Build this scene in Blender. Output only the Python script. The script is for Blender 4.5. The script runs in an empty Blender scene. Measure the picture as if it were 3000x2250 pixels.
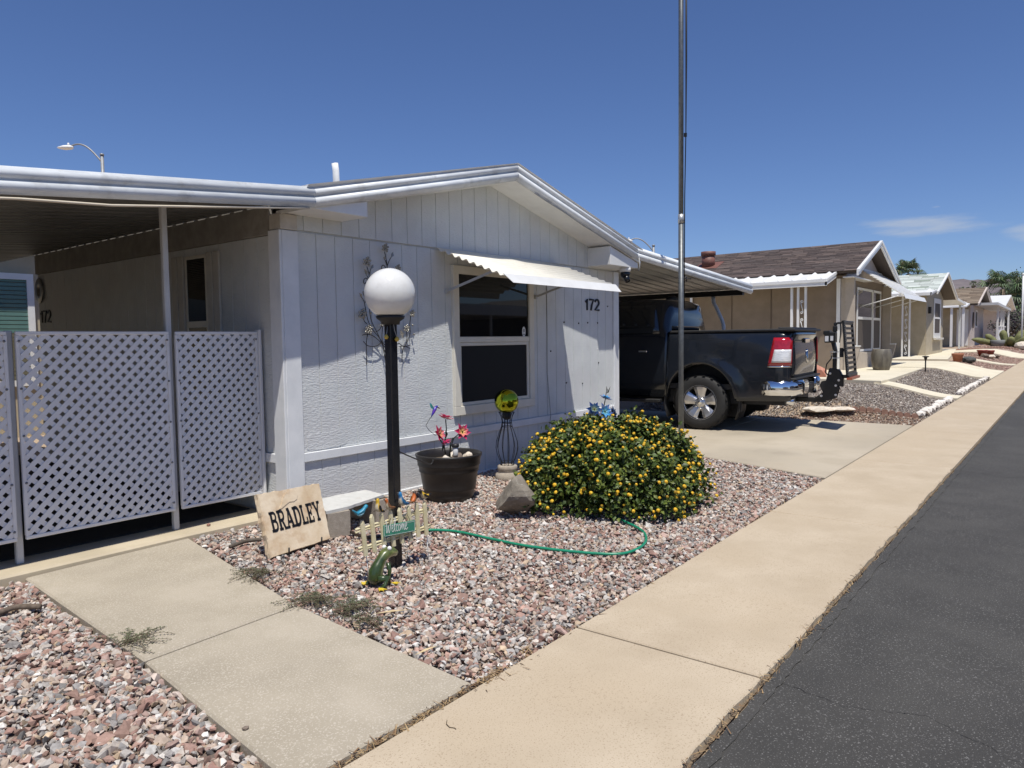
import bpy, math, random
import numpy as np
from mathutils import Vector, Matrix
random.seed(7); rng = np.random.default_rng(7)
SC = bpy.context.scene
COL = SC.collection
R = math.radians
# ------------------------------------------------------------ camera
EYE = Vector((0.0, 0.0, 1.5))
def set_camera(pitch=3.41945, roll=-0.79752, yaw=38.07875, focal=2138.67):
    p, r, y = R(pitch), R(roll), R(yaw)
    f = Vector((math.cos(y)*math.cos(p), math.sin(y)*math.cos(p), -math.sin(p)))
    rt = Vector((math.sin(y), -math.cos(y), 0)); u = rt.cross(f)
    rt2 = math.cos(r)*rt + math.sin(r)*u; u2 = -math.sin(r)*rt + math.cos(r)*u
    cam = bpy.data.cameras.new('camera'); o = bpy.data.objects.new('camera', cam); COL.objects.link(o)
    cam.sensor_fit = 'HORIZONTAL'; cam.sensor_width = 36.0; cam.lens = 36.0*focal/3000.0
    cam.clip_start = 0.05; cam.clip_end = 20000
    M = Matrix((rt2, u2, -f)).transposed().to_4x4(); M.translation = EYE
    o.matrix_world = M; SC.camera = o
set_camera()
# ------------------------------------------------------------ light, sky, exposure
SUN_TRAVEL = Vector((0.80, 1.0, -3.15)).normalized()
SUN_ELEV = math.asin(-SUN_TRAVEL.z)
def set_light():
    s = bpy.data.lights.new('sun', 'SUN'); s.energy = 5.0; s.angle = R(0.53); s.color = (1.0, 0.955, 0.88)
    o = bpy.data.objects.new('sun', s); COL.objects.link(o); o.location = (-20, -25, 80)
    o.rotation_euler = (-SUN_TRAVEL).to_track_quat('Z', 'Y').to_euler()
    w = bpy.data.worlds.new('World'); SC.world = w; w.use_nodes = True
    nt = w.node_tree; nt.nodes.clear(); N = nt.nodes.new; L = nt.links.new
    sky = N('ShaderNodeTexSky'); sky.sky_type = 'NISHITA'; sky.sun_disc = False
    sky.sun_elevation = SUN_ELEV
    d = -SUN_TRAVEL
    sky.sun_rotation = math.atan2(d.x, d.y)
    sky.altitude = 600; sky.air_density = 1.0; sky.dust_density = 0.15; sky.ozone_density = 1.6
    # thin high cloud, streaked along the horizon
    tc = N('ShaderNodeTexCoord'); sx = N('ShaderNodeSeparateXYZ'); L(tc.outputs['Generated'], sx.inputs[0])
    mp = N('ShaderNodeMapping'); mp.inputs['Scale'].default_value = (5.2, 5.2, 34); mp.inputs['Location'].default_value = (CLOUD[0], CLOUD[1], CLOUD[2])
    L(tc.outputs['Generated'], mp.inputs[0])
    n1 = N('ShaderNodeTexNoise'); n1.inputs['Scale'].default_value = 1.0; n1.inputs['Detail'].default_value = 7; n1.inputs['Roughness'].default_value = 0.58
    L(mp.outputs[0], n1.inputs['Vector'])
    r1 = N('ShaderNodeMapRange'); r1.inputs[1].default_value = 0.56; r1.inputs[2].default_value = 0.80; r1.inputs[3].default_value = 0; r1.inputs[4].default_value = 0.62
    L(n1.outputs[0], r1.inputs[0])
    def bank(cx, cy, cz, hw, hh, gain):
        """soft cloud bank centred on a direction (cx, cy, cz); hw, hh half sizes"""
        l = math.hypot(cx, cy); side = (cy/l, -cx/l, 0)
        dp = N('ShaderNodeVectorMath'); dp.operation = 'DOT_PRODUCT'; L(tc.outputs['Generated'], dp.inputs[0]); dp.inputs[1].default_value = side
        fw = N('ShaderNodeVectorMath'); fw.operation = 'DOT_PRODUCT'; L(tc.outputs['Generated'], fw.inputs[0]); fw.inputs[1].default_value = (cx/l, cy/l, 0)
        def m2(op, a, b):
            q = N('ShaderNodeMath'); q.operation = op
            for i, v in enumerate((a, b)):
                if isinstance(v, (int, float)): q.inputs[i].default_value = v
                else: L(v, q.inputs[i])
            return q.outputs[0]
        u = m2('DIVIDE', dp.outputs['Value'], hw); v = m2('DIVIDE', m2('SUBTRACT', sx.outputs[2], cz), hh)
        d2 = m2('ADD', m2('MULTIPLY', u, u), m2('MULTIPLY', v, v))
        w = m2('SUBTRACT', 1.15, m2('ADD', d2, m2('MULTIPLY', m2('SUBTRACT', n1.outputs[0], 0.5), -5.0)))
        r = N('ShaderNodeMapRange'); r.interpolation_type = 'SMOOTHSTEP'; r.inputs[1].default_value = 0; r.inputs[2].default_value = 1.5; r.inputs[4].default_value = gain; L(w, r.inputs[0])
        fr = N('ShaderNodeMath'); fr.operation = 'GREATER_THAN'; fr.inputs[1].default_value = 0; L(fw.outputs['Value'], fr.inputs[0])
        return m2('MULTIPLY', r.outputs[0], fr.outputs[0])
    tot = None
    for bk in CLOUD_BANKS:
        o_ = bank(*bk)
        if tot is None: tot = o_
        else:
            ad = N('ShaderNodeMath'); ad.operation = 'MAXIMUM'; L(tot, ad.inputs[0]); L(o_, ad.inputs[1]); tot = ad.outputs[0]
    mu = N('ShaderNodeMath'); mu.operation = 'MAXIMUM'; L(tot, mu.inputs[0])
    lo_ = N('ShaderNodeMath'); lo_.operation = 'MULTIPLY'; lo_.inputs[1].default_value = 0.0; L(r1.outputs[0], lo_.inputs[0]); L(lo_.outputs[0], mu.inputs[1])
    hs = N('ShaderNodeMix'); hs.data_type = 'RGBA'; hs.blend_type = 'MULTIPLY'; hs.inputs[0].default_value = 1; hs.inputs[7].default_value = (1.0, 1.19, 1.66, 1); L(sky.outputs[0], hs.inputs[6])
    mx = N('ShaderNodeMix'); mx.data_type = 'RGBA'; L(mu.outputs[0], mx.inputs[0]); L(hs.outputs[2], mx.inputs[6]); mx.inputs[7].default_value = (9.0, 9.6, 10.4, 1)
    bg = N('ShaderNodeBackground'); bg.inputs[1].default_value = 0.06; L(mx.outputs[2], bg.inputs[0])
    out = N('ShaderNodeOutputWorld'); L(bg.outputs[0], out.inputs[0])
CLOUD = (0.0, 0.0, 0.0)
# thin cloud banks low over the street: direction, half width, half height, opacity
CLOUD_BANKS = [(.980,.138,.129,.080,.016,.62),(.992,.045,.110,.035,.012,.45),(.9792,.1392,.1475,.008,.0022,.75),(.96,.25,.085,.06,.006,.14),(.30,-.95,.16,.30,.03,.4),(-.8,.6,.14,.25,.03,.4)]
set_light()
SC.view_settings.view_transform = 'Standard'; SC.view_settings.look = 'None'
SC.view_settings.exposure = 0.0; SC.view_settings.gamma = 1.0
SC.view_settings.use_curve_mapping = False

# ------------------------------------------------------------ ground shape
SL = 0.00944
def smooth(t):
    t = np.clip(t, 0, 1); return t*t*(3-2*t)
def surf(x, y):
    """height of the finished ground: the street climbs gently, the neighbours' lots sit on a low terrace"""
    return SL*np.clip(x, -60, 260) + 0.3*smooth((np.asarray(y)-2.05)/1.6)*smooth((np.asarray(x)-12.9)/0.8)
def gz(x, y=0.0): return float(surf(x, y))

# ------------------------------------------------------------ materials
MATS = {}
def mat(name, c=(.5,.5,.5), c2=None, scale=8.0, rough=0.6, metal=0.0, bump=0.0, bscale=60.0, detail=6, stretch=(1,1,1),
        bstretch=None, spec=0.5, attr=None, coat=0.0, lo=0.35, hi=0.65, c3=None, s3=1.5, lo3=0.45, hi3=0.7, bdist=0.004,
        speck=None, speck_scale=400, speck_lo=0.62, trans=0.0, sub=0.0, rough2=None):
    if name in MATS: return MATS[name]
    m = bpy.data.materials.new(name); m.use_nodes = True; nt = m.node_tree
    b = nt.nodes['Principled BSDF']; N = nt.nodes.new; L = nt.links.new
    b.inputs['Roughness'].default_value = rough; b.inputs['Metallic'].default_value = metal
    b.inputs['Specular IOR Level'].default_value = spec; b.inputs['Coat Weight'].default_value = coat
    b.inputs['Coat Roughness'].default_value = 0.04
    if sub: b.inputs['Subsurface Weight'].default_value = sub; b.inputs['Subsurface Radius'].default_value = (.04,.04,.04)
    if trans: b.inputs['Transmission Weight'].default_value = trans
    tc = N('ShaderNodeTexCoord'); geo = N('ShaderNodeNewGeometry')
    def noise(sc, st, det=6):
        mp = N('ShaderNodeMapping'); mp.inputs['Scale'].default_value = st; L(geo.outputs['Position'], mp.inputs[0])
        n = N('ShaderNodeTexNoise'); n.inputs['Scale'].default_value = sc; n.inputs['Detail'].default_value = det; n.inputs['Roughness'].default_value = .6
        L(mp.outputs[0], n.inputs['Vector']); return n
    def mixc(fac, a, bb):
        mx = N('ShaderNodeMix'); mx.data_type = 'RGBA'; L(fac, mx.inputs[0])
        for s, v in ((6, a), (7, bb)):
            if isinstance(v, tuple): mx.inputs[s].default_value = (*v, 1)
            else: L(v, mx.inputs[s])
        return mx.outputs[2]
    def rng_(src, a, bb):
        r = N('ShaderNodeMapRange'); r.inputs[1].default_value = a; r.inputs[2].default_value = bb; L(src, r.inputs[0]); return r.outputs[0]
    col = None
    if attr:
        a = N('ShaderNodeAttribute'); a.attribute_name = attr; col = a.outputs['Color']
        if c2 is not None:
            n = noise(scale, stretch, detail)
            g = N('ShaderNodeMix'); g.data_type = 'RGBA'; g.blend_type = 'MULTIPLY'; g.inputs[0].default_value = 1
            L(col, g.inputs[6]); L(mixc(rng_(n.outputs[0], lo, hi), c2, (1.0,1.0,1.0)), g.inputs[7]); col = g.outputs[2]
    elif c2 is not None:
        n = noise(scale, stretch, detail); col = mixc(rng_(n.outputs[0], lo, hi), c, c2)
        if rough2 is not None:
            rr = N('ShaderNodeMapRange'); rr.inputs[1].default_value = lo; rr.inputs[2].default_value = hi; rr.inputs[3].default_value = rough; rr.inputs[4].default_value = rough2
            L(n.outputs[0], rr.inputs[0]); L(rr.outputs[0], b.inputs['Roughness'])
    if c3 is not None:
        n = noise(s3, (1,1,1), 4); col = mixc(rng_(n.outputs[0], lo3, hi3), col if col is not None else c, c3)
    if speck is not None:
        n = noise(speck_scale, (1,1,1), 2); col = mixc(rng_(n.outputs[0], speck_lo, speck_lo+.06), col if col is not None else c, speck)
    if col is None: b.inputs['Base Color'].default_value = (*c, 1)
    else: L(col, b.inputs['Base Color'])
    if bump:
        n = noise(bscale, bstretch or stretch, 8); bp = N('ShaderNodeBump'); bp.inputs['Strength'].default_value = bump; bp.inputs['Distance'].default_value = bdist
        L(n.outputs[0], bp.inputs['Height']); L(bp.outputs[0], b.inputs['Normal'])
    MATS[name] = m; return m

PAINT = mat('house paint', (.575,.60,.60), (.655,.68,.675), 3.5, .55, bump=.9, bscale=26, bstretch=(1,1,3.2), bdist=.008, c3=(.60,.60,.60), s3=1.1)
PAINTV = mat('trim paint', (.66,.68,.69), (.74,.755,.76), 5, .5, bump=.5, bscale=40, bstretch=(2.5,2.5,.35), bdist=.004)
CREAM = mat('cream paint', (.66,.63,.54), (.72,.69,.60), 6, .45)
WHITE = mat('white enamel', (.78,.78,.76), (.70,.70,.68), 4, .38)
ALU = mat('white aluminium', (.62,.65,.67), (.76,.79,.80), 14, .36, stretch=(.25,1,1), rough2=.5, c3=(.50,.51,.50), s3=5, lo3=.55, hi3=.72)
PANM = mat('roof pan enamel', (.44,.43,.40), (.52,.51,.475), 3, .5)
PAND = mat('shaded roof pan', (.13,.127,.122), (.18,.175,.165), 3, .5)  # dark copy of the pan enamel; porch shade put into the colour
BLACKP = mat('black paint', (.006,.007,.010), (.010,.011,.014), 9, .22)
BLACKM = mat('black matt metal', (.012,.012,.013), None, rough=.5)
SIDEWALK = mat('tan concrete', (.43,.352,.25), (.505,.422,.31), 2.2, .85, bump=.35, bscale=160, bdist=.003, speck=(.34,.265,.18), speck_scale=150, speck_lo=.585, c3=(.46,.375,.265), s3=.9)
WALKM = mat('grey tan concrete', (.355,.31,.235), (.415,.365,.285), 3.0, .85, bump=.4, bscale=120, bdist=.003, speck=(.48,.43,.35), speck_scale=120, speck_lo=.56, c3=(.32,.28,.215), s3=1.0)
SLABM = mat('porch concrete', (.47,.40,.28), (.54,.465,.34), 3.0, .85, bump=.3, bscale=140, bdist=.003, c3=(.42,.36,.26), s3=1.3)
DRIVEM = mat('drive concrete', (.40,.345,.26), (.48,.42,.325), 1.6, .85, bump=.25, bscale=120, bdist=.003, c3=(.34,.295,.225), s3=.8)
PALEC = mat('pale concrete', (.60,.545,.41), (.68,.62,.48), 1.5, .85, bump=.15, bscale=90)
JOINTM = mat('joint dirt', (.13,.095,.06), (.20,.15,.10), 40, .95)
ASPHALT = mat('asphalt', (.046,.044,.040), (.064,.061,.055), 3, .82, bump=.9, bscale=210, bdist=.006, speck=(.19,.185,.175), speck_scale=135, speck_lo=.605, c3=(.040,.038,.035), s3=.6)
DIRT = mat('desert dirt', (.32,.24,.17), (.40,.31,.22), 2, .95, bump=.5, bscale=60, bdist=.02)
BEDM = mat('gravel underlay', (.20,.15,.12), (.13,.10,.085), 60, .95, bump=.8, bscale=70, bdist=.01)
STONEM = mat('crushed stone', attr='Col', c2=(.72,.70,.68), scale=70, rough=.85)

# ------------------------------------------------------------ builders
def tagp(o, label=None, cat=None, group=None, kind=None):
    if label: o['label'] = label
    if cat: o['category'] = cat
    if group: o['group'] = group
    if kind: o['kind'] = kind
    return o
ROOTLOC = {}
def E(name, loc, label, cat, group=None):
    o = bpy.data.objects.new(name, None); o.empty_display_size = .1; COL.objects.link(o); o.location = loc
    ROOTLOC[o.name] = Vector(loc); return tagp(o, label, cat, group)
def rootoff(p):
    return ROOTLOC.get(p.name, Vector((0,0,0)))
class MB:
    def __init__(s): s.v = []; s.f = []; s.c = []; s.sm = []
    def add(s, vs, fs, col=None, smooth=False):
        n = len(s.v); s.v += [tuple(v) for v in vs]
        for f in fs: s.f.append(tuple(i+n for i in f)); s.sm.append(smooth)
        if col is not None:
            if isinstance(col, list): s.c += col
            else: s.c += [col]*len(vs)
        return s
    def bx(s, x0, x1, y0, y1, z0, z1, col=None):
        vs = [(x,y,z) for z in (z0,z1) for y in (y0,y1) for x in (x0,x1)]
        return s.add(vs, [(0,2,3,1),(4,5,7,6),(0,1,5,4),(1,3,7,5),(3,2,6,7),(2,0,4,6)], col)
    def bar(s, a, b, w, h, up=(0,0,1), col=None):
        a, b = Vector(a), Vector(b); d = (b-a).normalized(); sd = d.cross(Vector(up)); 
        if sd.length < 1e-4: sd = d.cross(Vector((1,0,0)))
        sd.normalize(); u = sd.cross(d); vs = []
        for p in (a, b):
            for i, j in ((-1,-1),(1,-1),(1,1),(-1,1)): vs.append(p + sd*i*w/2 + u*j*h/2)
        return s.add(vs, [(3,2,1,0),(4,5,6,7),(0,1,5,4),(1,2,6,5),(2,3,7,6),(3,0,4,7)], col)
    def tube(s, pts, r, n=8, cap=True, col=None, smooth=True):
        pts = [Vector(p) for p in pts]; k = len(pts)
        rs = r if isinstance(r, (list, tuple)) else [r]*k
        vs = []; ref = None; cols = []
        for i, p in enumerate(pts):
            t = (pts[min(i+1,k-1)] - pts[max(i-1,0)]).normalized()
            if ref is None:
                ref = t.orthogonal().normalized()
            else:
                ref = (ref - t*ref.dot(t)); ref = ref.normalized() if ref.length > 1e-5 else t.orthogonal().normalized()
            bi = t.cross(ref)
            for j in range(n):
                a = 2*math.pi*j/n; vs.append(p + (ref*math.cos(a) + bi*math.sin(a))*rs[i])
                if isinstance(col, list): cols.append(col[i])
        fs = [(i*n+j, i*n+(j+1)%n, (i+1)*n+(j+1)%n, (i+1)*n+j) for i in range(k-1) for j in range(n)]
        if cap: fs += [tuple(reversed(range(n))), tuple(range((k-1)*n, k*n))]
        return s.add(vs, fs, cols if isinstance(col, list) else col, smooth)
    def lathe(s, prof, c=(0,0,0), n=24, col=None, smooth=True, cap=True):
        vs = []; k = len(prof); cx, cy, cz = c
        for r, z in prof:
            for j in range(n):
                a = 2*math.pi*j/n; vs.append((cx+r*math.cos(a), cy+r*math.sin(a), cz+z))
        fs = [(i*n+j, i*n+(j+1)%n, (i+1)*n+(j+1)%n, (i+1)*n+j) for i in range(k-1) for j in range(n)]
        if cap: fs += [tuple(reversed(range(n))), tuple(range((k-1)*n, k*n))]
        return s.add(vs, fs, col, smooth)
    def extrude(s, poly, d, col=None):
        """poly: list of 3-D points (planar), extruded by vector d"""
        d = Vector(d); n = len(poly); vs = [Vector(p) for p in poly] + [Vector(p)+d for p in poly]
        nrm = Vector((0,0,0))
        for i in range(n):
            a, b = Vector(poly[i]), Vector(poly[(i+1)%n]); nrm += a.cross(b)
        idx = list(range(n))
        fs = [tuple(reversed(idx)), tuple(range(n, 2*n))] + [(i, (i+1)%n, n+(i+1)%n, n+i) for i in range(n)]
        if nrm.dot(d) < 0: fs = [tuple(reversed(f)) for f in fs]
        return s.add(vs, fs, col)
    def ball(s, c, r, n=12, m=8, col=None, sc=(1,1,1), rot=None):
        vs = []; c = Vector(c)
        M = rot or Matrix.Identity(3)
        for i in range(m+1):
            t = math.pi*i/m
            for j in range(n):
                a = 2*math.pi*j/n
                vs.append(c + M @ Vector((r*sc[0]*math.sin(t)*math.cos(a), r*sc[1]*math.sin(t)*math.sin(a), r*sc[2]*math.cos(t))))
        fs = [(i*n+j, (i+1)*n+j, (i+1)*n+(j+1)%n, i*n+(j+1)%n) for i in range(m) for j in range(n)]
        return s.add(vs, fs, col, True)
    def loft(s, rings, col=None, smooth=True, cap=True, closed=True):
        k = len(rings); n = len(rings[0]); vs = [p for r in rings for p in r]; cols = None
        if isinstance(col, list): cols = [c for c in col for _ in range(n)]
        jn = n if closed else n-1
        fs = [(i*n+j, i*n+(j+1)%n, (i+1)*n+(j+1)%n, (i+1)*n+j) for i in range(k-1) for j in range(jn)]
        if cap and closed: fs += [tuple(reversed(range(n))), tuple(range((k-1)*n, k*n))]
        return s.add(vs, fs, cols if cols else col, smooth)
    def build(s, name, m, parent=None, bevel=0, label=None, cat=None, group=None, kind=None, segs=1, solid=0, subsurf=0, fix=False):
        me = bpy.data.meshes.new(name); off = rootoff(parent) if parent else Vector((0,0,0))
        v = np.array(s.v, float).reshape(-1,3) - np.array(off)
        me.from_pydata([tuple(p) for p in v], [], s.f); me.materials.append(m)
        me.polygons.foreach_set('use_smooth', s.sm)
        if s.c and len(s.c) == len(s.v):
            a = me.color_attributes.new('Col', 'FLOAT_COLOR', 'POINT')
            a.data.foreach_set('color', np.array([(c[0],c[1],c[2],1) for c in s.c], np.float32).ravel())
        me.validate(); me.update()
        if fix:
            import bmesh
            bm = bmesh.new(); bm.from_mesh(me); bmesh.ops.remove_doubles(bm, verts=bm.verts, dist=1e-5); bmesh.ops.recalc_face_normals(bm, faces=bm.faces); bm.to_mesh(me); bm.free()
        o = bpy.data.objects.new(name, me); COL.objects.link(o)
        if parent:
            o.parent = parent; ROOTLOC[o.name] = off
        if bevel:
            b = o.modifiers.new('bevel', 'BEVEL'); b.width = bevel; b.segments = segs; b.limit_method = 'ANGLE'; b.angle_limit = R(40)
        if solid:
            b = o.modifiers.new('solid', 'SOLIDIFY'); b.thickness = solid; b.offset = 0
        if subsurf:
            b = o.modifiers.new('sub', 'SUBSURF'); b.levels = subsurf; b.render_levels = subsurf
        return tagp(o, label, cat, group, kind)
def dup(o, parent, loc=None):
    c = o.copy(); COL.objects.link(c); c.parent = parent; ROOTLOC[c.name] = rootoff(parent)
    if loc is not None: c.location = loc
    return c
def clip_poly(poly, x0, x1, z0, z1):
    def cl(p, ax, v, keep):
        out = []
        for i in range(len(p)):
            a, b = p[i], p[(i+1)%len(p)]; ia, ib = keep(a[ax], v), keep(b[ax], v)
            if ia: out.append(a)
            if ia != ib:
                t = (v-a[ax])/(b[ax]-a[ax]); out.append((a[0]+t*(b[0]-a[0]), a[1]+t*(b[1]-a[1])))
        return out
    for ax, v, k in ((0,x0,lambda q,w:q>=w),(0,x1,lambda q,w:q<=w),(1,z0,lambda q,w:q>=w),(1,z1,lambda q,w:q<=w)):
        if len(poly) < 3: return []
        poly = cl(poly, ax, v, k)
    return poly if len(poly) >= 3 else []
def inpoly(px, py, poly):
    ins = np.zeros(len(px), bool); n = len(poly)
    for i in range(n):
        x0, y0 = poly[i]; x1, y1 = poly[(i+1)%n]
        c = ((y0 > py) != (y1 > py)) & (px < (x1-x0)*(py-y0)/(y1-y0+1e-12)+x0); ins ^= c
    return ins
def rock_mesh(c, size, seed, n=2, flat=1.0, facet=.35, rough_=.035):
    """irregular faceted stone as (verts, faces)"""
    import bmesh
    bm = bmesh.new(); bmesh.ops.create_icosphere(bm, subdivisions=n, radius=1.0)
    g = random.Random(seed)
    planes = [(Vector((g.gauss(0,1), g.gauss(0,1), g.gauss(0,1))).normalized(), g.uniform(.55,.92)) for _ in range(9)]
    for v in bm.verts:
        p = v.co.copy()
        for nn, d in planes:
            e = p.dot(nn)-d
            if e > 0: p -= nn*e*(1-facet*.3)
        p *= 1+g.uniform(-rough_,rough_)
        v.co = p
    vs = [(c[0]+v.co.x*size[0], c[1]+v.co.y*size[1], c[2]+v.co.z*size[2]*flat) for v in bm.verts]
    fs = [tuple(v.index for v in f.verts) for f in bm.faces]; bm.free(); return vs, fs
def ribbon_glyph(mb, pts, w, O, ex, ez, nrm, t=.004, taper=False):
    """flat stroke of width w along 2-D points, in the plane (O, ex, ez), raised by t along nrm"""
    P = [Vector((p[0], p[1])) for p in pts]; k = len(P); L_, R_ = [], []
    for i in range(k):
        d = (P[min(i+1,k-1)]-P[max(i-1,0)]).normalized(); n = Vector((-d.y, d.x))
        ww = w*(0.45+.55*math.sin(math.pi*(i+.5)/k)) if taper else w
        L_.append(P[i]+n*ww/2); R_.append(P[i]-n*ww/2)
    O, ex, ez, nrm = Vector(O), Vector(ex), Vector(ez), Vector(nrm)
    tp = lambda q, h: O+ex*q.x+ez*q.y+nrm*h
    for i in range(k-1):
        q = [L_[i], R_[i], R_[i+1], L_[i+1]]
        vs = [tp(a, 0) for a in q]+[tp(a, t) for a in q]
        mb.add(vs, [(4,5,6,7),(0,1,5,4),(1,2,6,5),(2,3,7,6),(3,0,4,7)])
def arc(cx, cy, rx, ry, a0, a1, n=10):
    return [(cx+rx*math.cos(R(a0+(a1-a0)*i/n)), cy+ry*math.sin(R(a0+(a1-a0)*i/n))) for i in range(n+1)]
# ============================================================ THE GROUND
def sheet(name, xs, ys, off, m, kind='structure', label=None, cat=None):
    X, Y = np.meshgrid(xs, ys, indexing='ij'); Z = surf(X, Y)+off
    v = np.stack([X, Y, Z], -1).reshape(-1,3); ny = len(ys)
    f = [(i*ny+j, (i+1)*ny+j, (i+1)*ny+j+1, i*ny+j+1) for i in range(len(xs)-1) for j in range(ny-1)]
    mb = MB(); mb.add(v, f); o = mb.build(name, m); tagp(o, label, cat, None, kind); return o
near = list(np.arange(12.5, 15.01, .25))
xs = sorted(set([-4000,-1500,-500,-200,-60,-30,-10,-5,0,3,6,9,12]+near+[16,18,20,24,28,34,40,50,60,80,110,160,210,260,400,900,2000,5000]))
ys = [-5000,-1500,-500,-150,-60,-30,-20,-12,-8,-6.2,1.0,1.6,2.05]+list(np.arange(2.25,3.9,.2))+[4.5,6,9,14,20,30,50,90,160,400,1000,2500,5000]
sheet('ground', xs, ys, -0.05, DIRT)
sheet('street', list(np.arange(-40, 120, 4.0))+[140,180,220,260,400,900], [-6.0,-5,-3,-1,0,.6,1.035], -0.016, ASPHALT)
# edge of the asphalt, broken and a little uneven
mb = MB(); g = random.Random(3); px = -2.0; prev = None
while px < 40:
    a = (px, 1.03+g.uniform(-.004,.012)); z = gz(px)-.012
    cur = [(a[0], a[1]-.05, z+.001), (a[0], a[1], z+.004), (a[0], a[1]+.012, z-.03)]
    if prev: mb.add(prev+cur, [(0,3,4,1),(1,4,5,2)])
    prev = cur; px += g.uniform(.03,.11) if px < 14 else .6
mb.build('asphalt_edge', ASPHALT, kind='structure')

def slab(name, poly, off, thick, m, parent=None, cham=.008, kind=None, nz=None):
    """flagstone-like slab: polygon (x, y), chamfered top, sides down"""
    n = len(poly); cx = sum(p[0] for p in poly)/n; cy = sum(p[1] for p in poly)/n
    ins = []
    for i in range(n):
        p0, p, p1 = [Vector((*poly[(i+k)%n],)) for k in (-1,0,1)]
        d0, d1 = (p-p0).normalized(), (p1-p).normalized(); n0, n1 = Vector((-d0.y,d0.x)), Vector((-d1.y,d1.x))
        b = (n0+n1); b = b/max(.3, b.dot(n0)) ; q = p+b*cham; ins.append((q.x, q.y))
    Z = lambda p: gz(*p)+off if nz is None else nz
    vs = [(*p, Z(p)-thick) for p in poly]+[(*p, Z(p)-cham) for p in poly]+[(*p, Z(p)) for p in ins]
    fs = []
    for k in range(2):
        for i in range(n): fs.append((k*n+i, k*n+(i+1)%n, (k+1)*n+(i+1)%n, (k+1)*n+i))
    fs.append(tuple(range(2*n,3*n))); mb = MB(); mb.add(vs, fs)
    return mb.build(name, m, parent, kind=kind)
# sidewalk: a bed of joint dirt with separate concrete bays
mb = MB(); mb.bx(-9, 75, 1.05, 2.03, -.2, -.19)
sx = [-8.68+2.94*i for i in range(29)]
v = []; 
for x in (-9, 75): v += [(x,1.055,gz(x)-.03),(x,2.02,gz(x)-.03)]
mb = MB(); mb.add(v, [(0,2,3,1)]); SW = mb.build('sidewalk', JOINTM, kind='structure')
g = random.Random(5)
for i in range(len(sx)-1):
    a, b = sx[i]+.009, sx[i+1]-.009
    ys_, yh = 1.062, 2.012
    # street side edge slightly ragged on the near bays
    pts = []; n = 22 if 0 < sx[i] < 8 or sx[i+1] > 0 and sx[i] < 8 else 2
    for k in range(n+1):
        t = k/n; pts.append((a+(b-a)*t, ys_+(g.uniform(-.008,.008) if n > 2 and 0 < k < n else 0)))
    pts += [(b, yh), (a, yh)]
    slab('slab', pts, .0, .09, SIDEWALK, SW, .006)
# front walk to the porch
FW = slab('front_walk', [(1.41,2.05),(2.29,2.05),(2.41,3.46),(2.78,5.33),(1.69,5.33),(1.565,3.44)], -.03, .08, JOINTM, None, .002, 'structure')
slab('slab', [(1.405,2.055),(2.30,2.050),(2.418,3.449),(1.560,3.429)], .006, .09, WALKM, FW, .010)
slab('slab', [(1.563,3.453),(2.420,3.473),(2.79,5.335),(1.688,5.315)], .006, .09, WALKM, FW, .010)
slab('porch_slab', [(-3,5.33),(1.62,5.325),(2.81,5.345),(3.60,5.33),(3.60,12.5),(-3,12.5)], .0, .12, SLABM, None, .012, 'structure', nz=.055)
# driveway of the grey house, two bays
DW = slab('driveway', [(7.72,2.03),(12.5,2.03),(12.62,12.8),(9.10,12.8),(9.10,5.0)], -.022, .05, JOINTM, None, .002, 'structure')
slab('slab', [(7.70,2.03),(12.50,2.03),(12.54,4.30),(8.52,4.30)], .002, .08, DRIVEM, DW, .010)
slab('slab', [(8.53,4.312),(12.54,4.312),(12.64,12.8),(9.12,12.8),(9.12,5.1)], .002, .08, DRIVEM, DW, .010)

def ribbon(name, pts, off, thick, m, kind='structure', n=10, parent=None):
    """concrete strip following the ground; pts = (left0, right0, left1, right1)"""
    l0, r0, l1, r1 = [np.array(p, float) for p in pts]; vs = []; 
    for k in range(n+1):
        t = k/n; a = l0+(l1-l0)*t; b = r0+(r1-r0)*t
        for p, dz in ((a,-thick),(a,0),(b,0),(b,-thick)): vs.append((p[0],p[1],gz(*p)+off+dz))
    fs = []
    for k in range(n):
        for j in range(3): fs.append((k*4+j, k*4+j+1, (k+1)*4+j+1, (k+1)*4+j))
    fs += [(0,3,2,1),(n*4,n*4+1,n*4+2,n*4+3)]
    mb = MB(); mb.add(vs, [tuple(reversed(f)) for f in fs]); return mb.build(name, m, parent, kind=kind, fix=True)
# neighbours' concrete
ribbon('neighbour_walk', ((17.50,2.03),(18.28,2.03),(17.22,3.56),(18.05,3.56)), .012, .1, PALEC)
slab('neighbour_pad', [(17.25,3.42),(18.55,3.42),(24.4,3.72),(24.4,13),(17.7,13),(17.6,4.4)], .0, .2, PALEC, None, .02, 'structure', nz=.535)
ribbon('neighbour_driveway', ((24.45,2.03),(28.7,2.03),(24.45,13.0),(29.6,13.0)), .012, .1, PALEC, n=24)
ribbon('neighbour_pad', ((29.6,3.75),(38.5,4.6),(29.6,5.6),(38.5,5.6)), .05, .15, PALEC, n=6)
ribbon('neighbour_walk', ((33.2,2.03),(34.0,2.03),(30.9,3.7),(31.9,3.7)), .012, .1, PALEC)
ribbon('neighbour_driveway', ((39.5,2.03),(44.5,2.03),(38.9,12.0),(44.2,12.0)), .012, .1, PALEC, n=20)

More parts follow.
